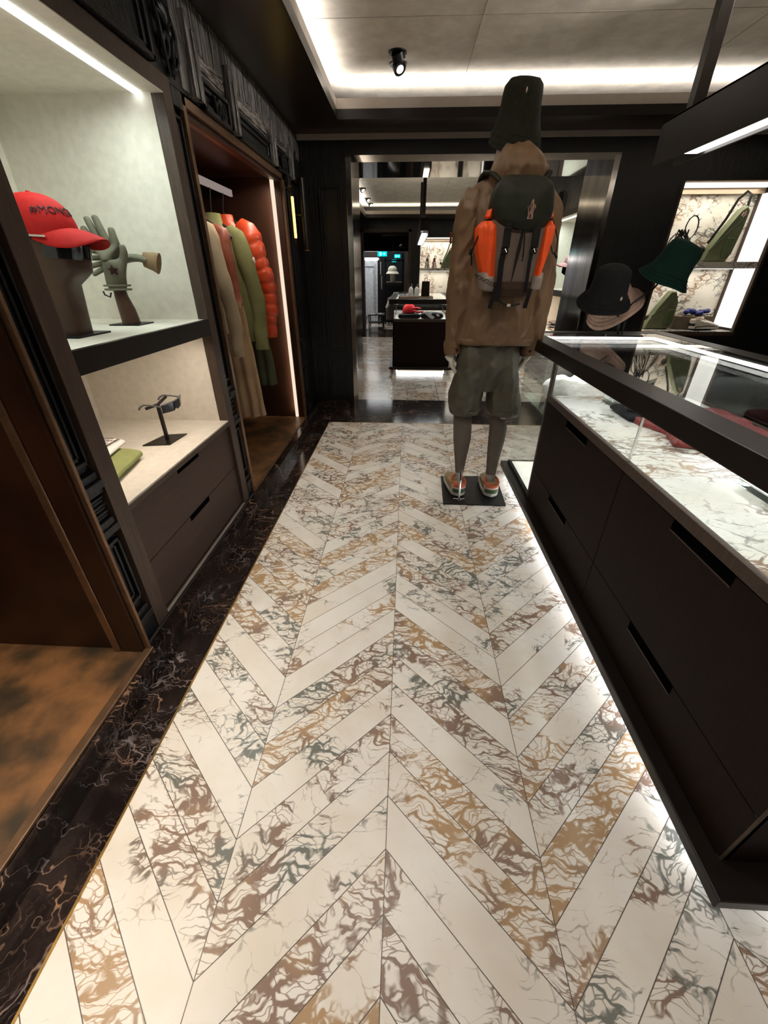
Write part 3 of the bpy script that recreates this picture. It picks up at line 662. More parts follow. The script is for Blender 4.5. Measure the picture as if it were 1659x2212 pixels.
# lower shelf: sunglasses on a stand
sx, sy = -1.135, 1.80
t = empty('eyewear_stand', (sx, sy, .603), 'slim dark metal stand carrying the grey sunglasses in the lower niche', 'stand')
MB().add([(sx-.075, sy-.085, .603), (sx+.045, sy-.065, .603), (sx+.055, sy+.085, .603), (sx-.045, sy+.06, .603), (sx-.075, sy-.085, .608), (sx+.045, sy-.065, .608), (sx+.055, sy+.085, .608), (sx-.045, sy+.06, .608)],
    [(3, 2, 1, 0), (4, 5, 6, 7), (0, 1, 5, 4), (1, 2, 6, 5), (2, 3, 7, 6), (3, 0, 4, 7)]).build('foot_plate', 'gunmetal', t)
box('post', sx-.007, sx+.007, sy-.007, sy+.007, .607, .775, 'gunmetal', t, .001)
MB().tube([(sx-.045, sy-.03, .762), (sx, sy, .775), (sx+.02, sy+.05, .80)], .0065, 10).build('cradle_arm', 'gunmetal', t, True)
t = empty('sunglasses', (sx, sy, .78), 'grey shield sunglasses resting on the slim stand in the lower niche', 'sunglasses')
rs = []
F0 = Vector((sx+.085, sy+.0, .775)); ax = Vector((.25, .97, .12)).normalized(); fr = Vector((.97, -.25, 0)).normalized()
for j in range(15):
    u = -1+2*j/14; c = F0+ax*(.062*u)+fr*(-.022*u*u); hh = .022-.004*abs(u)-(.010 if abs(u) < .12 else 0)
    rs.append([c+Vector((0, 0, .018)), c+fr*.002+Vector((0, 0, .018)), c+fr*-.002+Vector((0, 0, -hh)), c+fr*-.004+Vector((0, 0, -hh))])
MB().rings(rs).build('lens', 'lens_dark', t, True)
m = MB()
m.tube([F0+ax*(.062*u/7)+fr*(-.022*u*u/49)+Vector((0, 0, .020)) for u in range(-7, 8)], .0035, 8)
m.build('brow_bar', 'frame_grey', t, True)
for s in (-1, 1):
    p = F0+ax*(.062*s)+fr*-.022
    MB().tube([p+Vector((0, 0, .012)), p+fr*-.05+Vector((0, 0, .014)), p+fr*-.10+Vector((0, 0, .012)), p+fr*-.125+Vector((0, 0, .0)), p+fr*-.135+Vector((0, 0, -.012))], [.004, .0035, .004, .0045, .005], 8).build('temple', 'frame_grey', t, True)
# folded shirts
def folded(x0, x1, y0, y1, z0, h, mat, label, cat='folded shirt', skew=0, group=None, name='folded_shirt'):
    m = MB(); n = 14; pts = []; rd = []
    for i in range(n+1):
        s = i/n; pts.append(((x0+x1)/2+skew*(s-.5), y0+(y1-y0)*s, z0+h/2)); q = min(1, min(s, 1-s)*6+.72); rd.append(((x1-x0)/2*q, h/2*q))
    m.tube(pts, rd, 28, (0, 0, 1), ex=2.6); m.wob(.004, 9, x0)
    m.xf(lambda p: Vector((p.x, p.y, max(p.z, z0))))
    return tag(m.build(name, mat, None, True), label, cat, group)
folded(-1.36, -1.095, 1.26, 1.575, .603, .052, 'tee_green', 'folded olive green tee shirt at the front of the lower niche shelf', skew=-.05)
o = folded(-1.40, -1.175, 1.30, 1.600, .652, .036, 'tee_white', 'folded white tee shirt with outlined print lying on the green one', skew=-.05)
folded(-1.62, -1.43, 1.36, 1.68, .603, .06, 'tee_green', 'second olive green folded tee shirt, tucked in behind the white one')
def bend_t(p): return Vector((-1.195+.03*0+p.y*.80-.045*0, 1.545+p.x*1.0, .6905-.22*max(0, p.y+.010)-.002+p.z))
text('lettering', 'GRENOBLE', 'print_dark', .019, None, o, .0005, lambda p: Vector((-1.212-p.y, 1.535+p.x, .6885+p.z)))
m = MB()
for k in range(3):
    a = 1.50+.03*k
    m.tube([(-1.225, a, .6895), (-1.285, a+.006, .692), (-1.285, a+.016, .692), (-1.235, a+.022, .690)], .0012, 6)
h = m.build('outline_print', 'print_dark', o); 
# ---------- garments ----------
def hanger(t, xc, y, zs, hw):
    m = MB(); m.tube([(xc-hw+.03, y, zs-.055), (xc-.09, y, zs-.005), (xc-.03, y, zs+.03), (xc, y, zs+.04), (xc+.03, y, zs+.03), (xc+.09, y, zs-.005), (xc+hw-.02, y, zs-.055), (xc+hw+.01, y, zs-.075)],
        [(.010, .012), (.014, .012), (.012, .010), (.010, .008), (.012, .010), (.014, .012), (.020, .014), (.014, .010)], 12, (0, 1, 0))
    m.tube([(xc, y, zs+.035), (xc, y, zs+.09), (-1.3, y, 1.79)], .004, 8)
    m.build('hanger', 'black_metal', t, True)
def garment(kind, y, zs, zh, zc, hw, mat, label, cat, xc=-1.32, ry=.055, flare=.0, quilt=0, collar=.035, slv=(.055, .035), elbow=.06, xcuff=.02, group=None, matc=None):
    t = empty(kind, (xc, y, zh), label, cat, group); m = MB(); n = 26; secs = []
    for i in range(n+1):
        s = i/n; z = zh+(zs-zh)*s
        rx = hw*(1.0+flare*(1-s)) if s < .86 else hw*(1-((s-.86)/.14)**1.6*.62); q = 1
        if quilt: q = 1-.16*abs(math.cos(PI*quilt*s*1.25))**6
        secs.append((z, xc, y, rx*q, ry*(1+.2*math.sin(3*s))*q, 2.4))
    secs += [(zs+.018, xc, y, hw*.34, ry*.8, 2.2), (zs+.018+collar, xc, y, hw*.30, ry*.75, 2.2)]
    m.loft(secs, 48); m.wob(.010, 5, y, (1, 1, .45)); m.wob(.004, 18, y, (1.4, 1.4, .5)); m.build('body', mat, t, True, ang=80)
    for s in (1, -1):
        m = MB(); pts = [(xc+s*(hw-.13), y, zs-.035), (xc+s*(hw-.085), y-.004, zs-.034)]; rd = [(.030, .030), (slv[0]*.85, slv[0]*.7)]; N_ = 26+quilt*6
        for i in range(N_+1):
            u = i/N_; z = zs-.060-(zs-.060-zc)*u
            x = xc+s*(hw-.035+elbow*math.sin(min(u*1.25, 1)*PI*.62)+xcuff*u); r = slv[0]+(slv[1]-slv[0])*u
            if quilt: r *= 1.06-.12*abs(math.cos(PI*quilt*(u+.012*math.sin(u*23))))**6
            r *= 1+.05*math.sin(u*19+y*9); pts.append((x, y-.018+.012*math.sin(u*7+y), z)); rd.append((r, r*.80))
        m.tube(pts, rd, 22, (0, 1, 0)); m.wob(.005, 14, y+s, (1, 1, .6)); m.wob(.004, 30, y+s, (1, 1, .8)); sl = m.build('sleeve', mat, t, True, ang=80)
        c = pts[-1]; r = slv[1]; MB().tube([(c[0], c[1], c[2]+.035), (c[0], c[1], c[2]+.017), (c[0], c[1], c[2]-.006)], [(r*1.02, r*.84)]*3, 22, (0, 1, 0)).wob(.003, 16, 2).build('cuff', matc or mat, sl, True)
    hanger(t, xc, y, zs, hw); return t
g1 = garment('coat', 2.84, 1.56, .95, .82, .175, 'beige_cotton', 'beige cotton jacket nearest the shelf niche, only its long sleeve showing', 'jacket', elbow=.05, slv=(.055, .038))
g2 = garment('jacket', 3.03, 1.56, 1.12, 1.10, .19, 'rust_nylon', 'rust red jacket hanging above the tan skirt, between beige and green jackets', 'jacket', elbow=.0, slv=(.045, .035), matc='tan_nylon')
g3 = garment('jacket', 3.28, 1.56, .85, .80, .195, 'olive_cotton', 'olive green jacket with a small pale emblem on its upper sleeve', 'jacket', elbow=.075, slv=(.060, .048), collar=.06, xcuff=-.005)
MB().ell((-1.062, 3.235, 1.37), (.010, .012, .020), 10, 8).wob(.004, 90).build('emblem', 'patch_pale', g3, True)
g4 = garment('down_jacket', 3.50, 1.60, .90, .86, .200, 'orange_down', 'orange quilted down jacket, last garment before the lit edge strip', 'jacket', elbow=.10, quilt=9, slv=(.078, .056), xcuff=-.03)
def lower(kind, y, x0, x1, zt, zb, mat, label, cat, fl=.0):
    t = empty(kind, ((x0+x1)/2, y, zb), label, cat); m = MB(); c = (x0+x1)/2; w = (x1-x0)/2; secs = []
    for i in range(21):
        s = i/20; secs.append((zb+(zt-zb)*s, c+.02*(1-s), y, w*(1+fl*(1-s)), .045+.02*(1-s), 2.6))
    m.loft(secs, 72, fn=lambda x, yy, z, a: (x, yy+.009*math.sin(x*90+z*3)*(1-(z-zb)/(zt-zb)*.6), z)); m.wob(.006, 9, y); m.build('panel', mat, t, True, ang=80)
    m = MB(); m.loft([(zt-.05, c, y, w*1.03, .055, 2.6), (zt, c, y, w*1.0, .052, 2.6)], 40); m.build('waistband', mat, t, True); return t
lower('skirt', 3.06, -1.46, -1.13, 1.17, .34, 'tan_nylon', 'long tan nylon skirt with gathered hem hanging below the rust jacket', 'skirt', .22)
lower('trousers', 3.56, -1.44, -1.15, .98, .46, 'dark_olive', 'dark olive trousers showing below the orange down jacket', 'trousers', .12)
t = empty('hanging_rail', (-1.3, 3.2, 1.8), 'pale lit hanging rail at the back of the wardrobe', 'rail')
box('bar', -1.312, -1.292, 2.75, 3.66, 1.775, 1.815, 'rail_lit', t, .002)
m = MB()
for yy in (2.80, 3.64): m.box(-1.69, -1.31, yy-.008, yy+.008, 1.785, 1.803)
m.build('bracket', 'black_metal', t)
# ================= DISPLAY COUNTERS =================
pm('wine_nylon', (.20, .030, .028), .5, 0, .2, 10, .25, 40); pm('black_cloth', (.012, .012, .014), .8, 0, .2, 20); pm('white_nylon', (.90, .88, .84), .55, 0, .05, 8, .2, 30)
pm('felt_black', (.010, .010, .011), .95, 0, .15, 40, .1, 300); pm('felt_green', (.004, .021, .016), .95, 0, .15, 40, .1, 300); pm('felt_beige', (.42, .28, .22), .95, 0, .1, 40, .1, 300)
pm('box_tan', (.35, .27, .20), .4, .2); pm('gold_metal', (.6, .38, .12), .3, 1); pm('acrylic_white', (.75, .75, .70), .15, 0)
def counter(x0, x1, y0, y1, ye, label, drawers, o=.058, ye2=None):
    """body x0..x1, y0..y1; glass end case runs on to ye; top overhangs by o"""
    t = empty('display_counter', ((x0+x1)/2, (y0+y1)/2, 0), label, 'counter', 'glass topped display counters'); Y0 = y0-o-.01; Y1 = ye+.03
    box('plinth', x0-.048, x1+.05, y0-.075, ye+.03, .062, .100, 'gunmetal', t, .003)
    box('kick_base', x0+.07, x1-.07, y0+.09, ye-.08, .0, .062, 'box_tan', t)
    m = MB()
    for a in ((x0+.055, x0+.07, y0+.08, ye-.07), (x1-.07, x1-.055, y0+.08, ye-.07), (x0+.055, x1-.055, y0+.07, y0+.085), (x0+.055, x1-.055, ye-.085, ye-.07)): m.box(*a, .003, .016)
    m.build('floor_light', 'floor_led', t)
    box('carcass', x0+.016, x1-.016, y0+.016, y1, .100, .70, 'dark_veneer', t)
    for a in ((x0, x0+.02, y1-.022, y1, .1, .925), (x1-.02, x1, y1-.022, y1, .1, .925), (x0, x0+.014, y0, y0+.014, .10, .925), (x1-.014, x1, y0, y0+.014, .1, .925)): box('post', *a, 'trim_brown', t, .001)
    m = MB(); m.box(x0-.002, x0+.018, y0, y1-.022, .700, .736).box(x1-.018, x1+.002, y0, y1-.022, .700, .736).box(x0, x1, y0-.002, y0+.018, .700, .736); m.build('rim', 'trim_brown', t, bevel=.002)
    box('deck', x0+.018, x1-.018, y0+.018, y1, .70, .724, 'deck_marble', t)
    if drawers:
        ys = drawers
        for ya, yb_ in zip(ys[:-1], ys[1:]):
            for za, zb in ((.106, .297), (.301, .697)):
                d = box('drawer', x0-.001, x0+.018, ya+.002, yb_-.002, za, zb, 'dark_veneer', t); c = (ya+yb_)/2
                h = box('handle', x0-.0022, x0+.002, c-.125, c+.125, zb-.030, zb+.001, 'matt_black', d); box('handle_lip', x0-.0028, x0+.002, c-.125, c+.125, zb-.034, zb-.030, 'trim_brown', d)  # cut-out grip as a flat black strip, recess shade put into its colour
    else: box('side_panel', x0, x0+.016, y0, y1-.022, .106, .70, 'dark_veneer', t)
    box('side_panel', x0+.004, x1-.004, y0, y0+.018, .106, .70, 'dark_veneer', t); box('side_panel', x1-.018, x1, y0, y1, .106, .70, 'dark_veneer', t)
    # glass walls of the case
    jn = (drawers[1] if drawers else (y0+y1)/2)
    for a in ((x0+.004, x0+.010, y0+.014, jn-.0015), (x0+.004, x0+.010, jn+.0015, y1-.022), (x1-.010, x1-.004, y0+.014, y1-.022), (x0+.014, x1-.014, y0+.004, y0+.010)):
        box('glass_wall', *a, .730, .92, 'clear_glass', t)
    box('glass_joint', x0+.003, x0+.011, jn-.0014, jn+.0014, .730, .92, 'chrome', t)
    if ye > y1+.05:                                  # glass end case with a lit white base
        box('lit_base', x0+.02, x1-.02, y1, ye-.01, .100, .112, 'lit_base', t)
        for a in ((x0+.004, x0+.010, y1, ye), (x1-.010, x1-.004, y1, ye), (x0+.004, x1-.004, ye-.006, ye)): box('glass_wall', *a, .104, .92, 'clear_glass', t)
        box('glass_shelf', x0+.012, x1-.012, y1, ye-.008, .600, .608, 'clear_glass', t)
        m = MB(); m.box(x0-.002, x0+.018, y1, ye+.006, .100, .118).box(x0, x1, ye-.012, ye+.006, .1, .118); m.build('rim', 'gunmetal', t)
    W_ = .095
    m = MB(); m.box(x0-o, x0-o+W_, Y0, Y1, .925, .985).box(x1+o-W_, x1+o, Y0, Y1, .925, .985).box(x0-o+W_, x1+o-W_, Y0, Y0+W_, .925, .985).box(x0-o+W_, x1+o-W_, Y1-W_, Y1, .925, .985)
    m.build('top_frame', 'gunmetal', t, bevel=.003)
    box('top_glass', x0-o+W_, x1+o-W_, Y0+W_, Y1-W_, .972, .9835, 'top_glass', t)
    m = MB(); e = .012
    for a in ((x0-o+W_, x0-o+W_+e, Y0+W_, Y1-W_), (x1+o-W_-e, x1+o-W_, Y0+W_, Y1-W_), (x0-o+W_, x1+o-W_, Y1-W_-e, Y1-W_)): m.box(*a, .950, .964)
    m.build('light_strip', 'led_white', t)
    return t
cA = counter(.776, 1.54, .442, 2.26, 2.79, 'long dark brown display counter with glass case on top, right foreground', (.446, 1.335, 2.236))
area('case_light', (1.49, 1.4, .945), .03, 1.7, 2.3, WHITE, (0, R(20), 0), 170); area('case_light_front', (.825, 1.4, .945), .03, 1.7, 1.5, WHITE, (0, R(-20), 0), 170)
area('floor_light_beam', (.826, 1.6, .03), .03, 2.3, 5, WHITE, (0, R(65), 0), 170); area('floor_light_end', (1.2, .50, .03), .6, .03, 3, WHITE, (R(-65), 0, 0), 170)
area('case_light_end', (1.15, 2.72, .945), .6, .03, 9.0, WHITE, (R(20), 0, 0), 170)
cB = counter(-.19, .64, 6.29, 8.0, 8.55, 'dark display counter in the next room with a red hat in its glass case', None)
area('case_light_far', (.22, 6.6, .945), .7, .4, 3.5, WHITE, (0, 0, 0), 170); area('floor_light_far', (.22, 6.35, .03), .7, .03, 1, WHITE, (R(-65), 0, 0), 170)
# garments in the near case
t = empty('folded_shorts', (1.25, 1.7, .724), 'wine red nylon shorts laid flat in the near glass case', 'shorts')
m = MB(); m.prism([(1.03, 1.93), (1.15, 2.0), (1.33, 1.98), (1.50, 1.93), (1.47, 1.62), (1.38, 1.45), (1.16, 1.47), (1.03, 1.51), (1.08, 1.66), (1.02, 1.80)], .726, .752, 'z')
o = m.build('cloth', 'wine_nylon', t, bevel=.010); q = o.modifiers.new('s', 'REMESH'); q.mode = 'VOXEL'; q.voxel_size = .009
tx = bpy.data.textures.new('folds', 'CLOUDS'); tx.noise_scale = .09; q = o.modifiers.new('d', 'DISPLACE'); q.texture = tx; q.strength = .030; q.mid_level = .45
for p in o.data.polygons: p.use_smooth = True
m = MB(); m.tube([(1.03, 1.90, .755), (1.10, 1.80, .765), (1.18, 1.72, .765), (1.25, 1.60, .765)], .006, 8); m.build('drawcord', 'black_cloth', t, True)
m = MB(); m.strap([(1.05, 1.70, .768), (1.10, 1.66, .770), (1.18, 1.65, .770)], .010, .003, (0, 0, 1)).strap([(1.06, 1.62, .768), (1.12, 1.655, .77), (1.16, 1.70, .768)], .010, .003, (0, 0, 1)); m.build('zip_tape', 'patch_pale', t)
m = MB(); m.prism([(1.105, 1.655), (1.13, 1.68), (1.155, 1.655), (1.13, 1.63)], .768, .774, 'z').build('patch', 'black_cloth', t)
folded(1.00, 1.13, 1.80, 2.02, .724, .030, 'black_cloth', 'folded black garment beside the wine red shorts in the glass case', 'folded garment', name='folded_garment')
def mirror_block(x0, x1, y0, y1, z0, z1, label):
    t = empty('acrylic_block', ((x0+x1)/2, (y0+y1)/2, z0), label, 'display block', 'clear display blocks')
    m = MB(); m.box(x0, x1, y0, y1, z0, z0+.006).box(x0, x0+.006, y0, y1, z0, z1).box(x1-.006, x1, y0, y1, z0, z1).box(x0, x1, y1-.006, y1, z0, z1); m.build('body', 'clear_glass', t)
    box('top', x0-.001, x1+.001, y0-.001, y1+.001, z1, z1+.004, 'acrylic_white', t)
mirror_block(1.03, 1.17, 2.05, 2.17, .724, .775, 'small clear acrylic block behind the wine red shorts')
mirror_block(1.06, 1.16, 1.00, 1.20, .724, .742, 'low clear acrylic plate on the marble deck nearest the camera')
t = empty('gold_pen', (1.47, 1.52, .724), 'slender golden rod standing at the far side of the glass case', 'rod')
MB().tube([(1.47, 1.52, .727), (1.47, 1.52, .76), (1.475, 1.53, .82)], [.008, .012, .003], 14).build('rod', 'gold_metal', t, True); MB().cyl((1.47, 1.52, .7245), .014, .004).build('foot', 'black_metal', t, True)
# white down jacket lying on the glass shelf of the end case
t = empty('white_down_jacket', (1.1, 2.52, .608), 'white puffy down jacket bundled on the glass shelf in the end case', 'jacket')
m = MB(); random.seed(8)
for i in range(26):
    a = random.random(); b = random.random()
    m.ell((.90+.45*a, 2.37+.33*b, .672+.03*random.random()), (.085, .065, .065), 18, 12)
m.xf(lambda p: Vector((p.x, min(max(p.y, 2.285), 2.76), max(p.z, .609))))
o = m.build('body', 'white_nylon', t, True); q = o.modifiers.new('r', 'REMESH'); q.mode = 'VOXEL'; q.voxel_size = .009; q.use_smooth_shade = True
tx = bpy.data.textures.new('puff', 'CLOUDS'); tx.noise_scale = .05; q = o.modifiers.new('d', 'DISPLACE'); q.texture = tx; q.strength = .035; q.mid_level = .55
# ---------- bucket hats on the tripod stand ----------
def bucket(c, rot, mat, label, s=1.0, emblem=None, par=None):
    c = Vector(c); t = par or empty('bucket_hat', c, label, 'hat', 'bucket hats on the counter stand'); f = lambda p: c+rot @ (p*s)
    prof = [(.0, .176), (.035, .177), (.062, .172), (.078, .160), (.084, .140), (.088, .10), (.093, .062), (.097, .050), (.112, .026), (.134, .0)]
    rs = []
    for r, z in prof:
        rs.append([(max(r, .002)*math.cos(a), max(r, .002)*.95*math.sin(a), z+.004*math.sin(3*a)*(z < .05)) for a in [2*PI*k/48 for k in range(48)]])
    inner = [[(p[0]*.965, p[1]*.965, p[2]-.002 if i else p[2]-.004) for p in r] for i, r in enumerate(rs)][::-1]
    m = MB(); m.rings(rs+inner, False); m.xf(f); m.wob(.0035, 14, c.x); m.build('body', mat, t, True, ang=70)
    m = MB()
    for r, z in ((.1055, .040), (.1165, .026), (.1265, .013)):
        m.tube([(r*math.cos(a), r*.95*math.sin(a), z+.004*math.sin(3*a)) for a in [2*PI*k/48 for k in range(49)]], .0014, 6)
    m.xf(f).wob(.0035, 14, c.x); m.build('stitching', mat, t, True)
    if emblem is not None:
        a, z = emblem; r = .0925; p = Vector((r*math.cos(a), r*.95*math.sin(a), z)); MB().ell((0, 0, 0), (.006, .006, .010), 10, 8).xf(lambda v: f(p+v)).build('emblem', 'patch_pale', t, True)
    return t
sx_, sy_ = 1.25, 2.61
t = empty('hat_stand', (sx_, sy_, .985), 'black three-armed wire stand holding bucket hats on the counter', 'hat stand')
MB().add([(sx_-.10, sy_-.035, .985), (sx_+.10, sy_-.05, .985), (sx_+.12, sy_+.04, .985), (sx_-.07, sy_+.05, .985), (sx_-.10, sy_-.035, .991), (sx_+.10, sy_-.05, .991), (sx_+.12, sy_+.04, .991), (sx_-.07, sy_+.05, .991)],
    [(3, 2, 1, 0), (4, 5, 6, 7), (0, 1, 5, 4), (1, 2, 6, 5), (2, 3, 7, 6), (3, 0, 4, 7)]).build('foot_plate', 'black_metal', t)
for pts in ([(sx_-.022, sy_-.01, .99), (sx_-.035, sy_-.02, 1.04), (1.205, 2.58, 1.078), (1.15, 2.58, 1.118), (1.10, 2.58, 1.20)], [(sx_, sy_, .99), (sx_-.005, sy_-.01, 1.06), (1.246, 2.585, 1.150), (1.275, 2.585, 1.176), (1.34, 2.59, 1.222), (1.40, 2.60, 1.30)], [(sx_-.012, sy_+.02, .99), (sx_-.02, sy_+.05, 1.05), (1.21, 2.69, 1.12)]):
    MB().tube(pts, .0048, 10).build('arm', 'black_metal', t, True)
RX = lambda a: Matrix.Rotation(R(a), 3, 'X'); RY = lambda a: Matrix.Rotation(R(a), 3, 'Y')
bucket((1.088, 2.575, 1.155), RY(-4) @ RX(25), 'felt_black', 'black bucket hat on the counter stand, small silver emblem', 1.05, (R(-62), .06))
bucket((1.383, 2.60, 1.262), RY(17) @ RX(16), 'felt_green', 'dark green bucket hat highest on the counter stand', 1.06, (R(-40), .105))
bucket((1.215, 2.70, 1.115), RY(-38) @ RX(18), 'felt_beige', 'pinkish beige bucket hat tipped behind the black one', 1.15)
# ---------- pendant lamps ----------
def pendant(x0, x1, y0, y1, zb, posts, label, z1=.145):
    t = empty('pendant_lamp', ((x0+x1)/2, (y0+y1)/2, zb), label, 'lamp', 'linear pendant lamps')
    m = MB(); m.box(x0, x0+.008, y0, y1, zb, zb+z1).box(x1-.008, x1, y0, y1, zb, zb+z1).box(x0, x1, y0, y1, zb+z1-.008, zb+z1).box(x0+.008, x1-.008, y0+.0, y0+.008, zb+.04, zb+z1).box(x0+.008, x1-.008, y1-.06, y1-.052, zb+.04, zb+z1); m.build('housing', 'gunmetal', t, bevel=.001)
    box('added_up_light', x0+.02, x1-.02, y0+.05, y1-.3, zb+z1, zb+z1+.003, 'led_warm', t)  # glowing strip added on top to brighten the ceiling
    box('light_bar', x0+.022, x1-.022, y0+.02, y1-.20 if y1 < 4 else y1-.02, zb+.006, zb+.018, 'led_white', t)
    for yy in posts: box('post', (x0+x1)/2-.022, (x0+x1)/2+.022, yy-.022, yy+.022, zb+z1, ZC, 'gunmetal', t, .001)
pendant(1.06, 1.155, .6, 2.36, 1.70, (2.23, .9), 'long dark bronze linear lamp hanging over the near counter')
area('pendant_light', (1.107, 1.35, 1.70), .05, 1.3, 3, WHITE, (0, 0, 0), 140)
area('ceiling_fill', (1.107, 1.3, 1.852), .05, 1.3, 11, NEUT, (PI, 0, 0), 165)  # added upward fill for the ceiling above the pendant
pendant(.14, .245, 6.05, 8.3, 1.70, (6.6, 8.0), 'dark linear lamp with a glowing end hanging over the counter in the next room', .17)
area('pendant_light_far', (.19, 7.1, 1.72),   .05, 2.0, 7, WHITE, (0, 0, 0), 140)
# ================= MANNEQUIN =================
pm('jacket_tan', (.175, .100, .050), .52, 0, .12, 5, .12, 30, sheen=.1); pm('shorts_olive', (.072, .064, .044), .5, 0, .15, 5, .15, 30)
pm('legging_grey', (.125, .105, .088), .7, 0, .06, 20, .1, 200); pm('hat_olive', (.022, .023, .016), .95, 0, .15, 60, .2, 300)
pm('lid_olive', (.017, .019, .012), .55, 0, .2, 10, .2, 60); pm('pack_taupe', (.155, .118, .098), .6, 0, .1, 10, .1, 60); pm('pocket_orange', (.95, .095, .010), .45, 0, .12, 9, .2, 50)
pm('strap_black', (.010, .009, .009), .6, 0, .2, 20); pm('pack_brown', (.050, .028, .020), .6, 0, .15, 10); pm('pack_pale', (.30, .25, .22), .6)
pm('emblem_pink', (.50, .30, .25), .7); pm('sole_grey', (.38, .35, .30), .6, 0, .1, 20); pm('sole_dark', (.015, .015, .017), .6); pm('shoe_tan', (.28, .20, .11), .7, 0, .15, 30, .1, 200)
pm('shoe_orange', (.42, .10, .045), .6, 0, .12, 20); pm('shoe_green', (.035, .065, .030), .6, 0, .1, 20); pm('shoe_pink', (.50, .36, .32), .6); pm('shoe_inner', (.16, .03, .02), .8); pm('sock_grey', (.34, .31, .28), .85)
mn = empty('mannequin', (.48, 2.5, 0), 'standing mannequin seen from behind in tan hooded jacket, olive shorts and dark bucket hat', 'mannequin')
nd = {'pel': ((.487, 2.50, .90), (.13, .10)), 'sp1': ((.487, 2.50, 1.08), (.115, .09)), 'sp2': ((.487, 2.49, 1.30), (.14, .10)), 'sp3': ((.487, 2.49, 1.50), (.13, .09)), 'nk': ((.483, 2.50, 1.66), .055), 'nk2': ((.481, 2.50, 1.74), .05),
      'hd': ((.480, 2.51, 1.83), (.075, .09)), 'hd2': ((.480, 2.51, 1.92), (.07, .08))}
ed = [('pel', 'sp1'), ('sp1', 'sp2'), ('sp2', 'sp3'), ('sp3', 'nk'), ('nk', 'nk2'), ('nk2', 'hd'), ('hd', 'hd2')]
for sd, s, pts in (('l', -1, ((.365, .88), (.372, .50), (.378, .14))), ('r', 1, ((.60, .88), (.588, .50), (.590, .14)))):
    nd['h'+sd] = ((pts[0][0]+.02*-s, 2.50, .86), .088); nd['t'+sd] = ((pts[0][0]+.012, 2.50, .70), .078); nd['k'+sd] = ((pts[1][0], 2.488, .50), .040)
    nd['c'+sd] = ((pts[1][0]+.004, 2.488, .40), .036); nd['a'+sd] = ((pts[2][0], 2.480, .12), .022); nd['e'+sd] = ((pts[2][0], 2.49, .065), .024); nd['f'+sd] = ((pts[2][0]-.005, 2.58, .045), .020)
    ed += [('pel', 'h'+sd), ('h'+sd, 't'+sd), ('t'+sd, 'k'+sd), ('k'+sd, 'c'+sd), ('c'+sd, 'a'+sd), ('a'+sd, 'e'+sd), ('e'+sd, 'f'+sd)]
arms = {'l': ((.335, 2.49, 1.57), (.300, 2.49, 1.30), (.268, 2.49, .965)), 'r': ((.64, 2.49, 1.58), (.690, 2.49, 1.30), (.700, 2.50, .965))}
for sd, (a, b, c) in arms.items():
    nd['s'+sd] = (a, .055); nd['el'+sd] = (b, .04); nd['w'+sd] = (c, (.027, .021)); ed += [('sp3', 's'+sd), ('s'+sd, 'el'+sd), ('el'+sd, 'w'+sd)]
    g = 1 if sd == 'l' else -1; w = Vector(c); p = w+Vector((-.012*g if sd == 'l' else .012, .0, -.065)) if sd == 'l' else w+Vector((-.002, 0, -.055))
    nd['p'+sd] = (tuple(p), (.020, .033)); k = p+Vector((.004*g, 0, -.030)); nd['n'+sd] = (tuple(k), (.017, .033)); ed += [('w'+sd, 'p'+sd), ('p'+sd, 'n'+sd)]
    bend = (.014, .034, .052) if sd == 'l' else (.020, .046, .075)
    for i in range(4):
        yy = (-.027+.018*i); L = (.066, .078, .074, .058)[i]; q = k+Vector((.003*g, yy, -.012))
        n1 = q+Vector((g*bend[0]*.6, 0, -L*.38)); n2 = q+Vector((g*bend[1]*.75, .001, -L*.72)); n3 = q+Vector((g*bend[2]*.85, .002, -L*.98))
        for nm_, pp, r in (('q', q, .0095), ('u', n1, .0088), ('v', n2, .0082), ('x', n3, .0062)): nd['%s%s%d' % (nm_, sd, i)] = (tuple(pp), r)
        ed += [('n'+sd, 'q%s%d' % (sd, i)), ('q%s%d' % (sd, i), 'u%s%d' % (sd, i)), ('u%s%d' % (sd, i), 'v%s%d' % (sd, i)), ('v%s%d' % (sd, i), 'x%s%d' % (sd, i))]
    t1 = p+Vector((g*.018, .028, -.004)); t2 = t1+Vector((g*.016, .010, -.026)); t3 = t2+Vector((g*.010, .002, -.026))
    for nm_, pp, r in (('t1', t1, .011), ('t2', t2, .0095), ('t3', t3, .0070)): nd[nm_+sd+'x'] = (tuple(pp), r)
    ed += [('p'+sd, 't1'+sd+'x'), ('t1'+sd+'x', 't2'+sd+'x'), ('t2'+sd+'x', 't3'+sd+'x')]
skin('body', nd, ed, 'mannequin_white', mn, 2)
MB().add([(.270, 2.305, .001), (.672, 2.301, .001), (.690, 2.735, .001), (.284, 2.714, .001), (.270, 2.305, .011), (.672, 2.301, .011), (.690, 2.735, .011), (.284, 2.714, .011)],
    [(3, 2, 1, 0), (4, 5, 6, 7), (0, 1, 5, 4), (1, 2, 6, 5), (2, 3, 7, 6), (3, 0, 4, 7)]).build('stand_plate', 'black_metal', mn)
m = MB(); m.tube([(.376, 2.352, .012), (.376, 2.356, .06), (.377, 2.40, .20)], [.004, .007, .007], 14); m.cyl((.376, 2.350, .011), .017, .006, 24).cyl((.376, 2.350, .017), .008, .012, 20)
for s in (-1, 1): m.ell((.376+s*.022, 2.352, .022), (.017, .006, .003), 12, 6)
m.build('support_rod', 'chrome', mn, True)
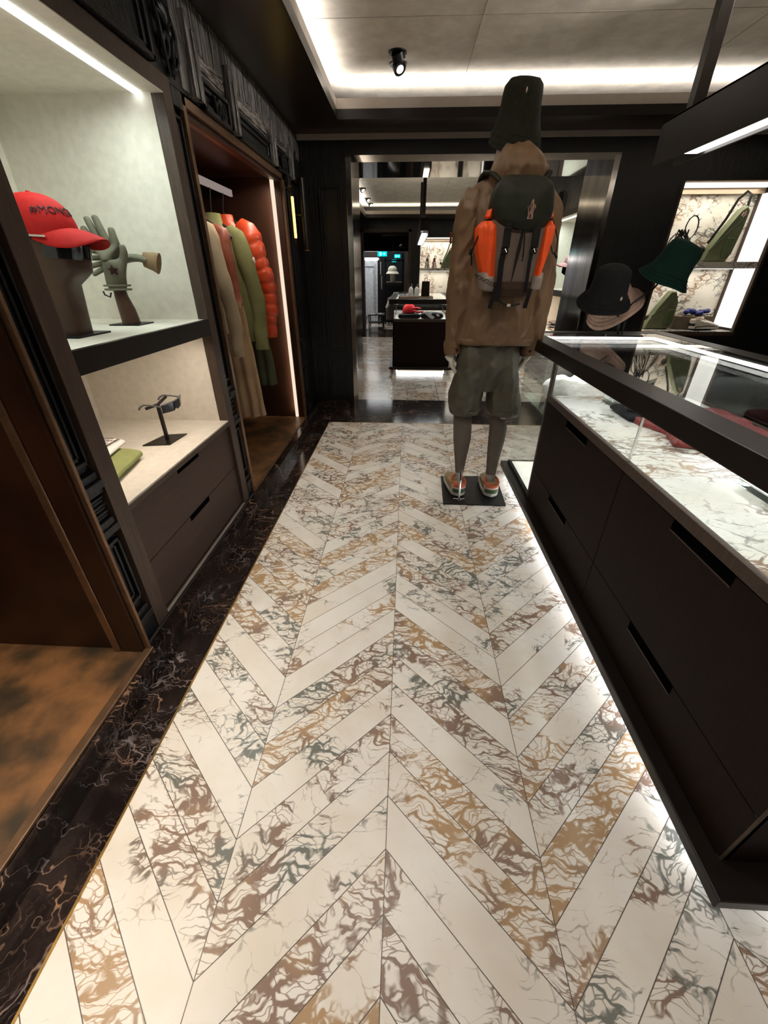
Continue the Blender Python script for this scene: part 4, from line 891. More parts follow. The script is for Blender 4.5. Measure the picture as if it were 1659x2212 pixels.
# leggings
for name, pts in (('l', ((.365, .60, .058), (.366, .53, .056), (.372, .45, .057), (.376, .38, .055), (.378, .28, .042), (.379, .20, .032), (.380, .160, .028))), ('r', ((.586, .60, .058), (.588, .53, .052), (.594, .45, .053), (.594, .38, .051), (.590, .28, .042), (.588, .20, .035), (.588, .150, .033)))):
    MB().tube([(x, 2.50-.012*(z < .48)*(z > .25)-.02*(z < .25), z) for x, z, r in pts], [r for x, z, r in pts], 28, (0, 1, 0)).build('legging', 'legging_grey', mn, True)
    x, z, r = pts[-1]; MB().tube([(x, 2.482, z+.012), (x, 2.480, .10), (x, 2.485, .06)], [r*.94, r*.92, r*1.0], 24, (0, 1, 0)).build('sock', 'sock_grey', mn, True)
# shorts
m = MB()
def leg_secs(cx0, cx1, w0, w1): return [(.558+(.80-.558)*i/10, cx1+(cx0-cx1)*i/10, 2.50, (w1+(w0-w1)*i/10)*(1+.05*math.sin(i*.8)), .105-.001*i, 2.3) for i in range(11)]
secsL = [(.556, .372, 2.50, .083, .094, 2.2), (.575, .370, 2.50, .092, .105, 2.2), (.60, .368, 2.50, .097, .11, 2.2), (.66, .369, 2.50, .100, .112, 2.3), (.72, .380, 2.50, .098, .112, 2.3), (.80, .396, 2.50, .094, .115, 2.4), (.88, .412, 2.50, .09, .11, 2.4)]
secsR = [(.556, .612, 2.50, .093, .094, 2.2), (.575, .610, 2.50, .099, .105, 2.2), (.60, .607, 2.50, .099, .11, 2.2), (.66, .602, 2.50, .096, .112, 2.3), (.72, .592, 2.50, .094, .112, 2.3), (.80, .576, 2.50, .092, .115, 2.4), (.88, .56, 2.50, .09, .11, 2.4)]
def dens(secs, k=4):
    out = []
    for a, b in zip(secs[:-1], secs[1:]):
        for i in range(k): out.append(tuple(p+(q-p)*i/k for p, q in zip(a, b)))
    return out+[secs[-1]]
for s_ in (secsL, secsR): m.loft(dens(s_), 56)
m.loft(dens([(.70, .487, 2.50, .10, .09, 2.4), (.78, .486, 2.50, .172, .112, 2.6), (.86, .484, 2.50, .180, .12, 2.6), (.97, .482, 2.50, .165, .115, 2.5), (1.03, .482, 2.50, .15, .11, 2.5)]), 72)
m.xf(lambda p: p+Vector((0, (-1 if p.y < 2.5 else 1)*(.012*math.sin(p.x*48+p.z*5+2*noise.noise(Vector((p.x*4, p.z*4, 0))))**3+.006*math.sin(p.x*26-p.z*30)**5), 0))); m.wob(.012, 6, 3, (1.3, 1.3, .5)); m.wob(.005, 16, 5, (1, 1, .6))
o = m.build('shorts', 'shorts_olive', mn, True); q = o.modifiers.new('r', 'REMESH'); q.mode = 'VOXEL'; q.voxel_size = .0065; q.use_smooth_shade = True; q = o.modifiers.new('s', 'SMOOTH'); q.iterations = 4; tx = bpy.data.textures.new('creases', 'MARBLE'); tx.noise_scale = .10; tx.turbulence = 8; q = o.modifiers.new('d', 'DISPLACE'); q.texture = tx; q.strength = .007; q.mid_level = .5
for cx, rx in ((.372, .088), (.612, .097)):
    MB().loft([(.552, cx, 2.50, rx*.97, .098, 2.2), (.560, cx, 2.50, rx, .10, 2.2), (.578, cx-.001, 2.50, rx*1.04, .107, 2.2)], 48, caps=False).wob(.008, 8, cx).build('hem', 'shorts_olive', mn, True, sol=.004)
# jacket: body, hood and sleeves made into one cloth surface
m = MB()
m.loft(dens([(.958, .500, 2.50, .214, .130, 2.5), (.985, .500, 2.50, .217, .135, 2.5), (1.05, .499, 2.50, .208, .135, 2.5), (1.20, .495, 2.50, .198, .132, 2.5), (1.38, .490, 2.50, .200, .130, 2.5), (1.50, .487, 2.50, .208, .125, 2.5),
    (1.58, .487, 2.50, .214, .114, 2.4), (1.625, .487, 2.50, .208, .100, 2.2), (1.655, .489, 2.50, .178, .09, 2.1), (1.685, .493, 2.50, .13, .085, 2.1), (1.71, .496, 2.50, .11, .08, 2.1)], 5), 96)
aL = [(.345, 2.50, 1.622), (.318, 2.49, 1.55), (.304, 2.485, 1.42), (.298, 2.48, 1.28), (.292, 2.48, 1.14), (.281, 2.485, 1.02), (.272, 2.49, .955), (.270, 2.49, .930)]
aR = [(.618, 2.50, 1.625), (.655, 2.49, 1.55), (.668, 2.485, 1.42), (.682, 2.48, 1.28), (.690, 2.48, 1.14), (.698, 2.485, 1.02), (.702, 2.49, .955), (.704, 2.49, .930)]
rd = [.074, .087, .084, .081, .076, .066, .055, .050]
def dens3(pts, rd, k=5):
    P = []; Q = []
    for i in range(len(pts)-1):
        for j in range(k): P.append(tuple(a+(b-a)*j/k for a, b in zip(pts[i], pts[i+1]))); Q.append(rd[i]+(rd[i+1]-rd[i])*j/k)
    return P+[pts[-1]], Q+[rd[-1]]
for a in (aL, aR):
    P, Q = dens3(a, rd); m.tube(P, Q, 36, (0, 1, 0))
m.loft(dens([(1.635, .503, 2.49, .135, .125, 2.3), (1.675, .510, 2.48, .142, .135, 2.3), (1.71, .511, 2.47, .134, .132, 2.3), (1.745, .506, 2.47, .118, .122, 2.3), (1.775, .497, 2.48, .100, .11, 2.2), (1.800, .486, 2.50, .082, .085, 2.1), (1.820, .482, 2.51, .070, .070, 2)], 4), 64)
def crease(v, w=.22): return max(0, 1-abs(v)/w)**1.5
def fold(p):
    s = 1 if p.y < 2.5 else -1; nz = noise.noise(Vector((p.x*5, p.z*4, 1.7)))
    c = crease(math.sin(p.x*23+p.z*9+3.0*nz), .55)*.016+crease(math.sin(p.x*41-p.z*13+4*nz+1), .5)*.010
    c += (1 if p.z > .99 and p.z < 1.25 else .4)*crease(math.sin(p.x*75+2*nz), .7)*.007
    return p+Vector((0, -s*c, 0))+.008*noise.noise_vector(Vector((p.x*7, p.y*7, p.z*3.0)))+.004*noise.noise_vector(Vector((p.x*22+p.z*9, p.y*20, p.z*12)))
m.xf(fold)
o = m.build('jacket', 'jacket_tan', mn, True); q = o.modifiers.new('r', 'REMESH'); q.mode = 'VOXEL'; q.voxel_size = .0065; q.use_smooth_shade = True; q = o.modifiers.new('s', 'SMOOTH'); q.iterations = 2
tx = bpy.data.textures.new('creases', 'MARBLE'); tx.noise_scale = .12; tx.turbulence = 9; q = o.modifiers.new('d', 'DISPLACE'); q.texture = tx; q.strength = .006; q.mid_level = .5
jk = o
MB().loft([(.955, .500, 2.50, .216, .133, 2.5), (.975, .500, 2.50, .219, .137, 2.5), (.990, .500, 2.50, .219, .137, 2.5)], 90, caps=False).wob(.006, 9, 1).build('hem', 'jacket_tan', jk, True, sol=.004)
for i, c in enumerate((aL[-1], aR[-1])):
    k = MB().tube([(c[0], c[1], .965), (c[0], c[1], .945), (c[0]+.001, c[1], .905), (c[0]+.002, c[1], .898)], [(.052, .052), (.054, .050), (.050, .046), (.047, .043)], 32, (0, 1, 0)).wob(.005, 14, i).build('cuff', 'jacket_tan', jk, True)
    MB().cyl((c[0]+(.02 if i == 0 else -.01), c[1]-.054, .922), .007, .006, 14, 'y').build('button', 'print_dark', k, True)
MB().prism([(2.445, 1.47), (2.475, 1.475), (2.48, 1.43), (2.45, 1.425)], .208, .216, 'x').build('arm_patch', 'shoe_inner', jk, bevel=.003)
# hat
prof = [(.0, .203), (.038, .204), (.066, .197), (.083, .178), (.088, .155), (.091, .120), (.096, .080), (.102, .055), (.113, .028), (.122, -.004)]
rs = [[(max(r, .002)*math.cos(a)*(1-.02*abs(math.cos(3*a))), max(r, .002)*math.sin(a), z+.007*math.sin(2*a+.6)*(z < .07)) for a in [2*PI*k/60 for k in range(60)]] for r, z in prof]
inn = [[(p[0]*.96, p[1]*.96, p[2]-.003) for p in r] for r in rs][::-1]
rot = RY(1.5) @ RX(5); hc = Vector((.479, 2.505, 1.822)); f = lambda p: hc+rot @ (p+Vector((0, 0, .42*(p.y-.02)*max(0, min(1, (.10-p.z)/.10)))))
hat = MB().rings(rs+inn, False).xf(f).wob(.004, 13, 1).build('bucket_hat', 'hat_olive', mn, True, ang=75)
m = MB()
for r, z in ((.1075, .042), (.1135, .026), (.118, .010)): m.tube([(r*math.cos(a)*(1-.02*abs(math.cos(3*a))), r*math.sin(a), z+.007*math.sin(2*a+.6)) for a in [2*PI*k/60 for k in range(61)]], .0013, 6)
m.tube([(.002, -.0875, .158), (.002, -.0915, .120), (.003, -.0965, .080), (.003, -.1025, .055)], .0016, 6)
m.xf(f).wob(.004, 13, 1).build('stitching', 'hat_olive', hat, True)
MB().ell((.000, -.088, .150), (.0035, .002, .0105), 10, 8).xf(f).build('emblem', 'patch_pale', hat, True)
# shoes
def shoe(x, y0=2.385, L=.30, par=None, z0=.012, rot=None, cols=('sole_grey', 'shoe_tan', 'shoe_orange', 'shoe_green', 'shoe_pink'), name='sneaker', yaw=-4, sc=1.0):
    q = Matrix.Rotation(R(yaw), 3, 'Z'); f = (lambda p: Vector((x, y0, z0))+(rot or q) @ (p*sc))
    def foot(s):   # half width and centre along the foot, s 0..1 heel..toe
        return .036+.014*math.sin(min(s*1.15, 1)*PI)**.8+.006*(s > .5)*math.sin((s-.5)*PI*2), -.004*math.sin(s*PI)
    def slab(za, zb, grow, wave=0, s0=0, s1=1, up=None):
        rs = []; n = 26
        for i in range(n+1):
            s = s0+(s1-s0)*i/n; w, c = foot(s); e = min(1, (min(s, 1-s)*9)**.5+.05) if (s0 == 0 and s1 == 1) else 1; w = (w+grow)*e
            a = za(s) if callable(za) else za; b = zb(s) if callable(zb) else zb; wv = wave*math.sin(s*60)
            y = (s-.0)*L+grow*(s-.5)*2
            rs.append([(c-w+wv, y, b), (c-w*1.02+wv, y, (a+b)/2), (c-w*.94, y, a), (c+w*.94, y, a), (c+w*1.02-wv, y, (a+b)/2), (c+w-wv, y, b), (c+w*.5, y, b+(up(s) if up else 0)), (c-w*.5, y, b+(up(s) if up else 0))])
        return MB().rings(rs).xf(f)
    par2 = slab(lambda s: .010+.01*(s > .85)*(s-.85)*6, lambda s: .036-.010*math.sin(s*PI)+.006*(s < .2), .003, .0022).build('midsole', cols[0], par, True, ang=50)
    slab(lambda s: .0+.012*(s > .85)*(s-.85)*6, .012, -.002, .003).build('outsole', 'sole_dark', par, True)
    slab(.026, lambda s: .072-.030*max(0, s-.35)/.65*1.2 if s > .3 else .078, -.004, 0, up=lambda s: .004 if s < .35 else .018*math.sin(min(1, (s-.3)/.55)*PI)**.7).build('upper', cols[1], par, True, ang=50)
    m = MB(); pts = [(.040*math.sin(a), .052-.050*math.cos(a), .088+.020*max(0, -math.cos(a))) for a in [2*PI*k/28 for k in range(29)]]
    m.tube(pts, .0075, 10).xf(f).build('collar', cols[2], par, True)
    rs = []
    for i in range(13):
        a = -1.5+3.0*i/12; cx, cy = .043*math.sin(a), .046-.048*math.cos(a); rs.append([(cx, cy, .048), (cx, cy, .086), (cx*1.05, cy-.0035*math.cos(a), .086), (cx*1.05, cy-.0035*math.cos(a), .048)])
    MB().rings(rs).xf(f).build('heel_band', cols[4], par, True)
    rs = []
    for i in range(11):
        a = -1.0+2.0*i/10; cx, cy = .044*math.sin(a), .046-.052*math.cos(a); rs.append([(cx, cy, .034), (cx, cy, .058), (cx*1.06, cy-.004*math.cos(a), .056), (cx*1.06, cy-.004*math.cos(a), .034)])
    MB().rings(rs).xf(f).build('heel_panel', cols[3], par, True)
    rs = []
    for i in range(11):
        a = -.9+1.8*i/10; cx, cy = .045*math.sin(a), .046-.051*math.cos(a); rs.append([(cx, cy, .070), (cx, cy, .090), (cx*1.06, cy-.005*math.cos(a), .088), (cx*1.06, cy-.005*math.cos(a), .072)])
    MB().rings(rs).xf(f).build('heel_tab', cols[2], par, True)
    m = MB()
    for k in range(5): m.tube([(-.026+.002*k, .105+.024*k, .088-.0065*k), (0, .110+.024*k, .099-.0075*k), (.026-.002*k, .105+.024*k, .088-.0065*k)], .0028, 6)
    m.xf(f).build('laces', cols[4], par, True)
for x, yw in ((.380, 6), (.590, -3)):
    s = empty('sneaker', (x, 2.385, .012)); s.parent = mn; s.matrix_parent_inverse = Matrix.Translation(-Vector(mn.location)); s.location = (0, 0, 0)
    s.parent = None; s.location = (x, 2.388, .011)
    shoe(0, 0, .30, s, 0, sc=1.08, cols=('sole_grey', 'shoe_tan', 'shoe_orange', 'shoe_green', 'shoe_pink'), yaw=yw)
    for c in s.children: c.matrix_parent_inverse = Matrix()
    s.parent = mn; s.matrix_parent_inverse = Matrix.Translation(-Vector(mn.location))
# ================= BACKPACK =================
px, py = .497, 2.275
bp_ = empty('backpack', (px, py+.05, 1.2), 'backpack on the mannequin: dark green lid, taupe body, bright orange side pockets', 'backpack')
def bsec(z, cx, rx, ry, e=2.8, cy=py+.02): return (z, cx, cy, rx, ry, e)
body = [bsec(1.228, .497, .085, .060), bsec(1.245, .497, .098, .080), bsec(1.262, .497, .104, .088), bsec(1.34, .497, .112, .096), bsec(1.42, .498, .120, .100), bsec(1.50, .498, .128, .100), bsec(1.58, .498, .122, .088), bsec(1.62, .496, .10, .06)]
MB().loft(dens(body), 64).wob(.003, 8, 2).build('main_body', 'pack_taupe', bp_, True)
MB().loft(dens([bsec(1.196, .500, .070, .050), bsec(1.205, .499, .090, .075), bsec(1.235, .498, .103, .092), bsec(1.262, .497, .1065, .0915)]), 48).build('base_panel', 'pack_brown', bp_, True)
# lid
rs = []
lid = [(1.476, .095, .101), (1.486, .118, .110), (1.51, .134, .118), (1.545, .140, .120), (1.59, .137, .114), (1.62, .130, .102), (1.643, .118, .082), (1.656, .100, .055), (1.660, .05, .03)]
def lidf(x, y, z, a): return (x, y, z-(.022*math.exp(-((x-.50)/.10)**2) if z < 1.53 and y < 2.27 else 0))
MB().loft(dens([(z, .498, py+.02, rx, ry, 2.7) for z, rx, ry in lid]), 64, fn=lidf).wob(.010, 9, 4).wob(.004, 22, 5).build('lid', 'lid_olive', bp_, True)
MB().loft([(1.470, .498, py+.02, .098, .104, 2.7), (1.478, .498, py+.02, .100, .106, 2.7)], 64, fn=lambda x, y, z, a: (x, y, z-(.018*math.exp(-((x-.50)/.10)**2) if y < 2.27 else 0))).build('lid_piping', 'pack_brown', bp_, True)
# side pockets
for s, w, name in ((-1, .052, 'l'), (1, .030, 'r')):
    secs = []
    for i in range(23):
        u = i/22; z = 1.268+u*(1.500-1.268); cx = px+s*(.108+.026*u); r = (w*(.55+.6*math.sin(min(1, u*1.1)*PI*.60)))*(1 if u < .9 else 1-(u-.9)*5); secs.append((z, cx, py+.015, max(r, .008), .072*(1 if u < .9 else 1-(u-.9)*4), 2.4))
    m = MB().loft(secs, 48, fn=lambda x, y, z, a: (x+.0035*math.sin(y*170), y-.0035*math.sin(x*190+z*8), z)); pk = m.build('side_pocket', 'pocket_orange', bp_, True)
    MB().loft([(1.492, px+s*.134, py+.01, .014, .03), (1.505, px+s*.136, py+.01, .010, .02), (1.518, px+s*.136, py+.01, .018, .036), (1.542, px+s*.132, py+.01, .012, .03)], 24).wob(.004, 30, s).build('gathered_top', 'pocket_orange', pk, True)
    MB().loft([(1.500, px+s*.136, py+.01, .0125, .024), (1.512, px+s*.136, py+.01, .0125, .024)], 20).build('cord_band', 'strap_black', pk, True)
    MB().loft([(1.222, px+s*.094, py+.02, .020, .055, 2.6), (1.232, px+s*.108, py+.015, .034, .075, 2.6), (1.275, px+s*.116, py+.015, .040 if s < 0 else .030, .080, 2.6), (1.300, px+s*.122, py+.02, .036 if s < 0 else .024, .07, 2.6)], 32).build('corner_panel', 'pack_pale', bp_, True)
text('lettering', 'MONCLER', 'strap_black', .024, frameM((.362, py-.060, 1.268), (.82, -.42, -.38), (.2, 0, 1)), bp_, .0008)
# front straps with buckles
def yf(z): return py+.02-.100 if z > 1.32 else py+.02-.100+.012*(1.32-z)/.1
for x0, x1, zb in ((.437, .425, 1.18), (.563, .552, 1.22)):
    w = .026 if x0 < .5 else .016
    MB().strap([(x0, yf(1.49)-.008, 1.49), (x0-.002, yf(1.44)-.010, 1.44), (x1, yf(1.34)-.006, 1.34), (x1+.004, yf(1.25)-.004, 1.255), (x1+.008, yf(1.2)-.002, zb)], w, .003).build('front_strap', 'strap_black', bp_)
    bk = MB(); bk.box(x0-.018, x0+.014, yf(1.44)-.020, yf(1.44)-.006, 1.395, 1.47).box(x0-.022, x0+.012, yf(1.4)-.018, yf(1.4)-.008, 1.372, 1.392); b2 = bk.build('buckle', 'strap_black', bp_, bevel=.004)
    MB().tube([(x0-.006, yf(1.38)-.022, 1.392), (x0+.002, yf(1.38)-.022, 1.378)], .0022, 8).build('loop', 'chrome', b2, True)
MB().prism([(.500, 1.475), (.508, 1.475), (.504, 1.40), (.484, 1.265), (.482, 1.265), (.488, 1.38), (.496, 1.44)], py+.02-.106, py+.02-.098).build('front_opening', 'strap_black', bp_)
z_ = MB().strap([(.506, yf(1.47)-.010, 1.475), (.512, yf(1.44)-.012, 1.43), (.517, yf(1.4)-.012, 1.375), (.517, yf(1.4)-.010, 1.345)], .0065, .004).build('zip_pull', 'strap_black', bp_)
MB().cyl((.517, yf(1.4)-.012, 1.352), .0042, .006, 12).build('zip_tip', 'chrome', z_, True)
for x, zt, zb in ((.408, 1.235, 1.150), (.571, 1.235, 1.152)):
    MB().strap([(x+.008, yf(1.24)-.006, zt), (x+.003, yf(1.2)-.004, 1.20), (x-.006 if x < .5 else x, py-.055, zb)], .020, .003).build('hanging_strap', 'strap_black', bp_)
MB().tube([(.425, py-.04, 1.195), (.47, py-.055, 1.168), (.505, py-.06, 1.163), (.545, py-.055, 1.17)], .004, 8).build('bottom_cord', 'strap_black', bp_, True)
MB().box(.483, .500, py-.064, py-.056, 1.158, 1.170).build('cord_lock', 'patch_pale', bp_, bevel=.002)
# shoulder straps and drawcords
for s in (-1, 1):
    MB().strap([(px+s*.085, py+.075, 1.645), (px+s*.115, py+.11, 1.685), (px+s*.130, py+.17, 1.70), (px+s*.138, py+.24, 1.69), (px+s*.145, py+.33, 1.63)], .060, .016, (0, .35, 1)).build('shoulder_strap', 'lid_olive', bp_, True, ang=30)
m = MB().tube([(px-.140, py-.02, 1.508), (px-.165, py-.03, 1.475), (px-.185, py-.03, 1.43), (px-.200, py+.0, 1.38), (px-.190, py+.03, 1.33)], .0035, 8).tube([(px-.20, py+.0, 1.395), (px-.205, py+.0, 1.37)], .009, 10); m.build('drawcord', 'strap_black', bp_, True)
m = MB().tube([(px+.142, py-.02, 1.508), (px+.160, py-.03, 1.47), (px+.178, py-.035, 1.43), (px+.183, py-.03, 1.385), (px+.168, py-.03, 1.375), (px+.155, py-.02, 1.41), (px+.146, py-.0, 1.48)], .0028, 8); m.build('drawcord', 'strap_black', bp_, True)
MB().tube([(px+.174, py-.032, 1.378), (px+.190, py-.032, 1.358)], .005, 10).build('cord_end', 'strap_black', bp_, True)
m = MB()                                        # outlined spiky emblem on the lid
E0 = Vector((.520, py-.1045, 1.500)); S_ = .00052
for poly in ([(-22, 0), (22, 0), (22, 8), (12, 8), (20, 62), (26, 62), (34, 78), (30, 92), (16, 94)], [(-22, 0), (-16, 10), (-22, 62), (-30, 78), (-22, 86), (-14, 70), (-6, 96), (0, 126)], [(-10, 0), (2, 60), (6, 132), (12, 90), (8, 0)], [(-22, 0), (-6, 60), (0, 80), (4, 30), (14, 56)], [(22, 0), (14, 60), (14, 94), (10, 126)], [(22, 70), (28, 82), (22, 88), (18, 76)]):
    m.tube([E0+Vector((a*S_, .0012*abs(b-60)/60, b*S_)) for a, b in poly], .0011, 6)
m.build('emblem', 'emblem_pink', bp_, True)
# ================= LIT WALL NICHES AND THEIR GOODS =================
pm('bag_green', (.13, .14, .075), .6, 0, .15, 10, .2, 60); pm('bag_green_dark', (.085, .105, .050), .6, 0, .15, 10); pm('strap_dark', (.012, .010, .008), .6); pm('blue_plastic', (.010, .018, .17), .45, 0, .2, 20)
pm('white_shoe', (.72, .68, .60), .6, 0, .08, 20); pm('steel_dark', (.05, .045, .04), .3, .9, .3, 20); pm('box_brown', (.16, .12, .085), .6, 0, .06, 10); pm('niche_wood', (.42, .30, .20), .45, 0, .1, 8, stretch=(1, 1, 8))
def lit_niche(x0, x1, yf_, yb_, label, z0=.80, z1=1.966, panel=.035):
    t = empty('wall_niche', ((x0+x1)/2, yf_, z0), label, 'niche', 'backlit marble wall niches')
    box('back_panel', x0, x1, yb_-.012, yb_, z0, z1, 'niche_marble', t)
    for s, xa in ((-1, x0), (1, x1)):
        box('light_panel', *( (xa, xa+.006) if s < 0 else (xa-.006, xa)), yf_+.03, yb_-.03, z0+.03, z1-.05, 'backlit_panel', t)
        m = MB(); a, b = (xa, xa+.02) if s < 0 else (xa-.02, xa); m.box(a, b, yf_-.006, yf_+.03, z0, z1).box(a, b, yb_-.042, yb_-.012, z0, z1); m.build('side_frame', 'trim_brown', t)
    box('base', x0, x1, yf_, yb_, z0-.005, z0+.006, 'deck_marble', t); box('front_edge', x0, x1, yf_-.006, yf_+.01, z0-.03, z0+.004, 'trim_brown', t)
    box('shelf', x0+.02, x1-.02, yf_+.02, yb_-.012, 1.335, 1.386, 'deck_marble', t)
    m = MB(); m.box(x0, x1, yf_, yb_, z1-.006, z1).box(x0, x1, yb_-.06, yb_-.012, z1-.05, z1-.006); m.build('top_panel', 'niche_wood', t)
    m = MB(); m.box(x0+.02, x1-.02, yf_+.06, yb_-.08, z1-.010, z1-.006).box(x0+.04, x1-.04, yb_-.08, yb_-.05, 1.330, 1.335); m.build('light_panel', 'backlit_panel', t)
    return t
lit_niche(2.29, 3.20, yb, 4.83, 'backlit marble niche at right holding green bags, crampons and a white shoe')
lit_niche(.25, 1.5, 10.7, 11.12, 'backlit marble niche on the far wall of the next room, beyond the red hat')
area('niche_glow', (2.74, 4.64, 1.95), .8, .25, 3.5, (1, .95, .85), (0, 0, 0), 170); area('niche_glow_low', (2.74, 4.66, 1.328), .8, .2, 2.2, (1, .95, .85), (0, 0, 0), 170)
area('niche_glow_far', (.85, 10.9, 1.95), 1.1, .25, 7, (1, .95, .85), (0, 0, 0), 170); area('niche_glow_far_low', (.85, 10.9, 1.328), 1.1, .2, 4, (1, .95, .85), (0, 0, 0), 170)
def sling(x, y, z, label, s=1.0, loop=True, shape=0, group=None):
    t = empty('sling_bag', (x, y, z), label, 'bag', group)
    P = [(-.115, 0), (.095, 0), (.125, .06), (.150, .25), (.155, .40), (.125, .43), (.085, .40), (-.02, .22), (-.10, .08)] if shape == 0 else [(-.16, 0), (.09, 0), (.125, .06), (.12, .26), (.07, .36), (.02, .36), (-.07, .21), (-.14, .07)]
    P = [(x+a*s, z+b*s) for a, b in P]
    rs = []; n = len(P); c = (sum(p[0] for p in P)/n, sum(p[1] for p in P)/n)
    for dy, k in ((-.045, .80), (-.055, .93), (-.035, 1.0), (.035, 1.0), (.045, .9)): rs.append([(c[0]+(a-c[0])*k, y+dy*s, max(z+.001, c[1]+(b-c[1])*k)) for a, b in P])
    b = MB().rings(rs).build('body', 'bag_green', t, True, bevel=.010, ang=50)
    q = [(x+s*a, y-.060*s, z+s*b_) for a, b_ in (((-.095, .085), (.0, .19), (.105, .31), (.13, .35)) if shape == 0 else ((-.12, .12), (.0, .22), (.07, .29), (.09, .31)))]
    MB().strap(q, .016*s, .006).build('zip_band', 'bag_green_dark', b)
    MB().box(x+.03*s, x+.10*s, y-.066*s, y-.05*s, z+.04*s, z+.19*s).build('front_pocket', 'bag_green_dark', b, bevel=.006)
    m = MB(); m.tube([(x+s*a, y-.062*s, z+s*b_) for a, b_ in ((.085, .355), (.095, .375), (.105, .36), (.11, .385), (.118, .36), (.10, .345), (.085, .355))], .0035*s, 6); m.build('emblem', 'emblem_pink', b, True)
    MB().ell((x-.115*s, y+.02, z+.10*s), (.025*s, .03, .03*s), 10, 8).build('tab', 'strap_dark', t, True)
    if loop: MB().strap([(x-.06*s, y+.05, z+.15*s), (x+.03*s, y+.05, z+.34*s), (x+.07*s, y+.04, z+.48*s), (x+.115*s, y+.02, z+.535*s), (x+.145*s, y+.0, z+.51*s), (x+.14*s, y-.01, z+.40*s)], .024*s, .004).build('shoulder_strap', 'strap_dark', t)
sling(2.875, 4.66, 1.386, 'green sling bag with a black strap on the upper shelf of the right niche', 1.0)
sling(2.56, 4.66, .806, 'green sling bag standing low in the right niche below the green hat', .95, False, 1)
def crampon(x, y, z, label, w=.10, h=.18, mat='steel_dark', tilt=0, group=None, low=None):
    t = empty('crampon', (x, y, z), label, 'crampon', group); m = MB(); random.seed(int(x*100+z*10))
    for k in range(2):
        c = (x+(k-.5)*w*.5, z+h*(.35+.45*k)); rr_ = w*(.42-.07*k)
        pts = [(c[0]+rr_*math.cos(a)*.8, y-.02*k, c[1]+rr_*math.sin(a)*1.3) for a in [2*PI*j/20 for j in range(21)]]; m.tube(pts, .006, 6)
        for j in range(0, 20, 2):
            p = Vector(pts[j]); d = (p-Vector((c[0], y, c[1]))).normalized(); m.tube([p, p+d*.020+Vector((0, -.012, 0))], [.005, .001], 6)
    for j in range(14):
        a = random.uniform(-1, 1); m.tube([(x+a*w*.9, y+random.uniform(-.05, .02), z+.002), (x+a*w*.5, y-.02, z+h*.45), (x+random.uniform(-.3, .3)*w, y-.01, z+h*.75)], .0055, 6)
    m.build('frame', mat, t, True)
    m = MB()
    for j in range(5):
        a = -1+j*.5; m.strap([(x+a*w*.9, y-.06, z+.003), (x+a*w*.55, y-.055, z+h*.28), (x+a*w*.2, y-.05, z+h*.5)], .010, .004)
    m.build('straps', 'patch_pale', t); return t
crampon(2.535, 4.66, 1.386, 'dark steel crampons with pale straps on the upper niche shelf behind the green hat', .19, .34)
t = empty('riser_box', (2.88, 4.66, .806), 'brown display riser under the blue-strapped crampons in the right niche', 'riser')
box('body', 2.72, 3.05, 4.60, 4.79, .806, .925, 'box_brown', t, .003)
t = empty('crampon', (2.90, 4.68, .925), 'crampons with bright blue straps on the brown riser', 'crampon')
m = MB(); random.seed(3)
for i in range(10): m.ell((2.80+.022*i, 4.66+random.uniform(-.02, .02), .960+.012*math.sin(i*.9)), (.028, .03, .024), 10, 8)
m.wob(.006, 30, 2).build('straps', 'blue_plastic', t, True)
m = MB()
for s in (-1, 1):
    m.tube([(2.76, 4.62+s*.0, .932), (2.84, 4.62, .940), (2.93, 4.62, .938), (3.03, 4.62, .945)], .004, 6)
for k in range(9): m.tube([(2.78+.03*k, 4.615, .938), (2.785+.03*k, 4.61, .926)], [.004, .0012], 6)
m.tube([(2.77, 4.62, .932), (2.74, 4.62, .945), (2.78, 4.64, .955)], .0035, 6).tube([(3.03, 4.63, .94), (3.06, 4.63, .965), (3.05, 4.64, .99)], .004, 6)
m.build('frame', 'steel_dark', t, True)
t = empty('sneaker', (2.82, 4.55, .806), 'white chunky shoe with crampon spikes on the niche floor, right of the low bag', 'shoe', rz=R(-82))
shoe(0, 0, .30, t, .006, cols=('white_shoe', 'white_shoe', 'patch_pale', 'steel_dark', 'white_shoe'), yaw=0)
for c in t.children: c.matrix_parent_inverse = Matrix()
m = MB()
for k in range(8): m.tube([(.04*(-1 if k % 2 else 1), .03+.033*k, .03), (.045*(-1 if k % 2 else 1), .03+.033*k, .006)], [.005, .002], 6)
m.tube([(.05, .02, .03), (.055, .15, .045), (.045, .28, .03)], .0035, 6).tube([(-.05, .02, .03), (-.055, .15, .045), (-.045, .28, .03)], .0035, 6)
o = m.build('spikes', 'steel_dark', t, True); o.matrix_parent_inverse = Matrix()
# next room niche
for (x, lab) in ((.44, 'dark crampons on the far niche shelf, nearest its left edge'), (.60, 'red-strapped crampons on the far niche shelf, second from its left edge')):
    crampon(x, 10.88, 1.386, lab, .065, .26, 'steel_dark' if x < .5 else 'shoe_inner')
sling(.86, 10.9, 1.386, 'green sling bag on the shelf of the far niche, behind the mannequin arm', .95)
t = tag(MB().tube([(.98+.035*math.cos(a), 10.95, .97+.055*math.sin(a)) for a in [2*PI*k/20 for k in range(21)]], .006, 6).build('carabiner', 'black_metal', None, True), 'small black carabiner loop against the lower far niche marble', 'carabiner')
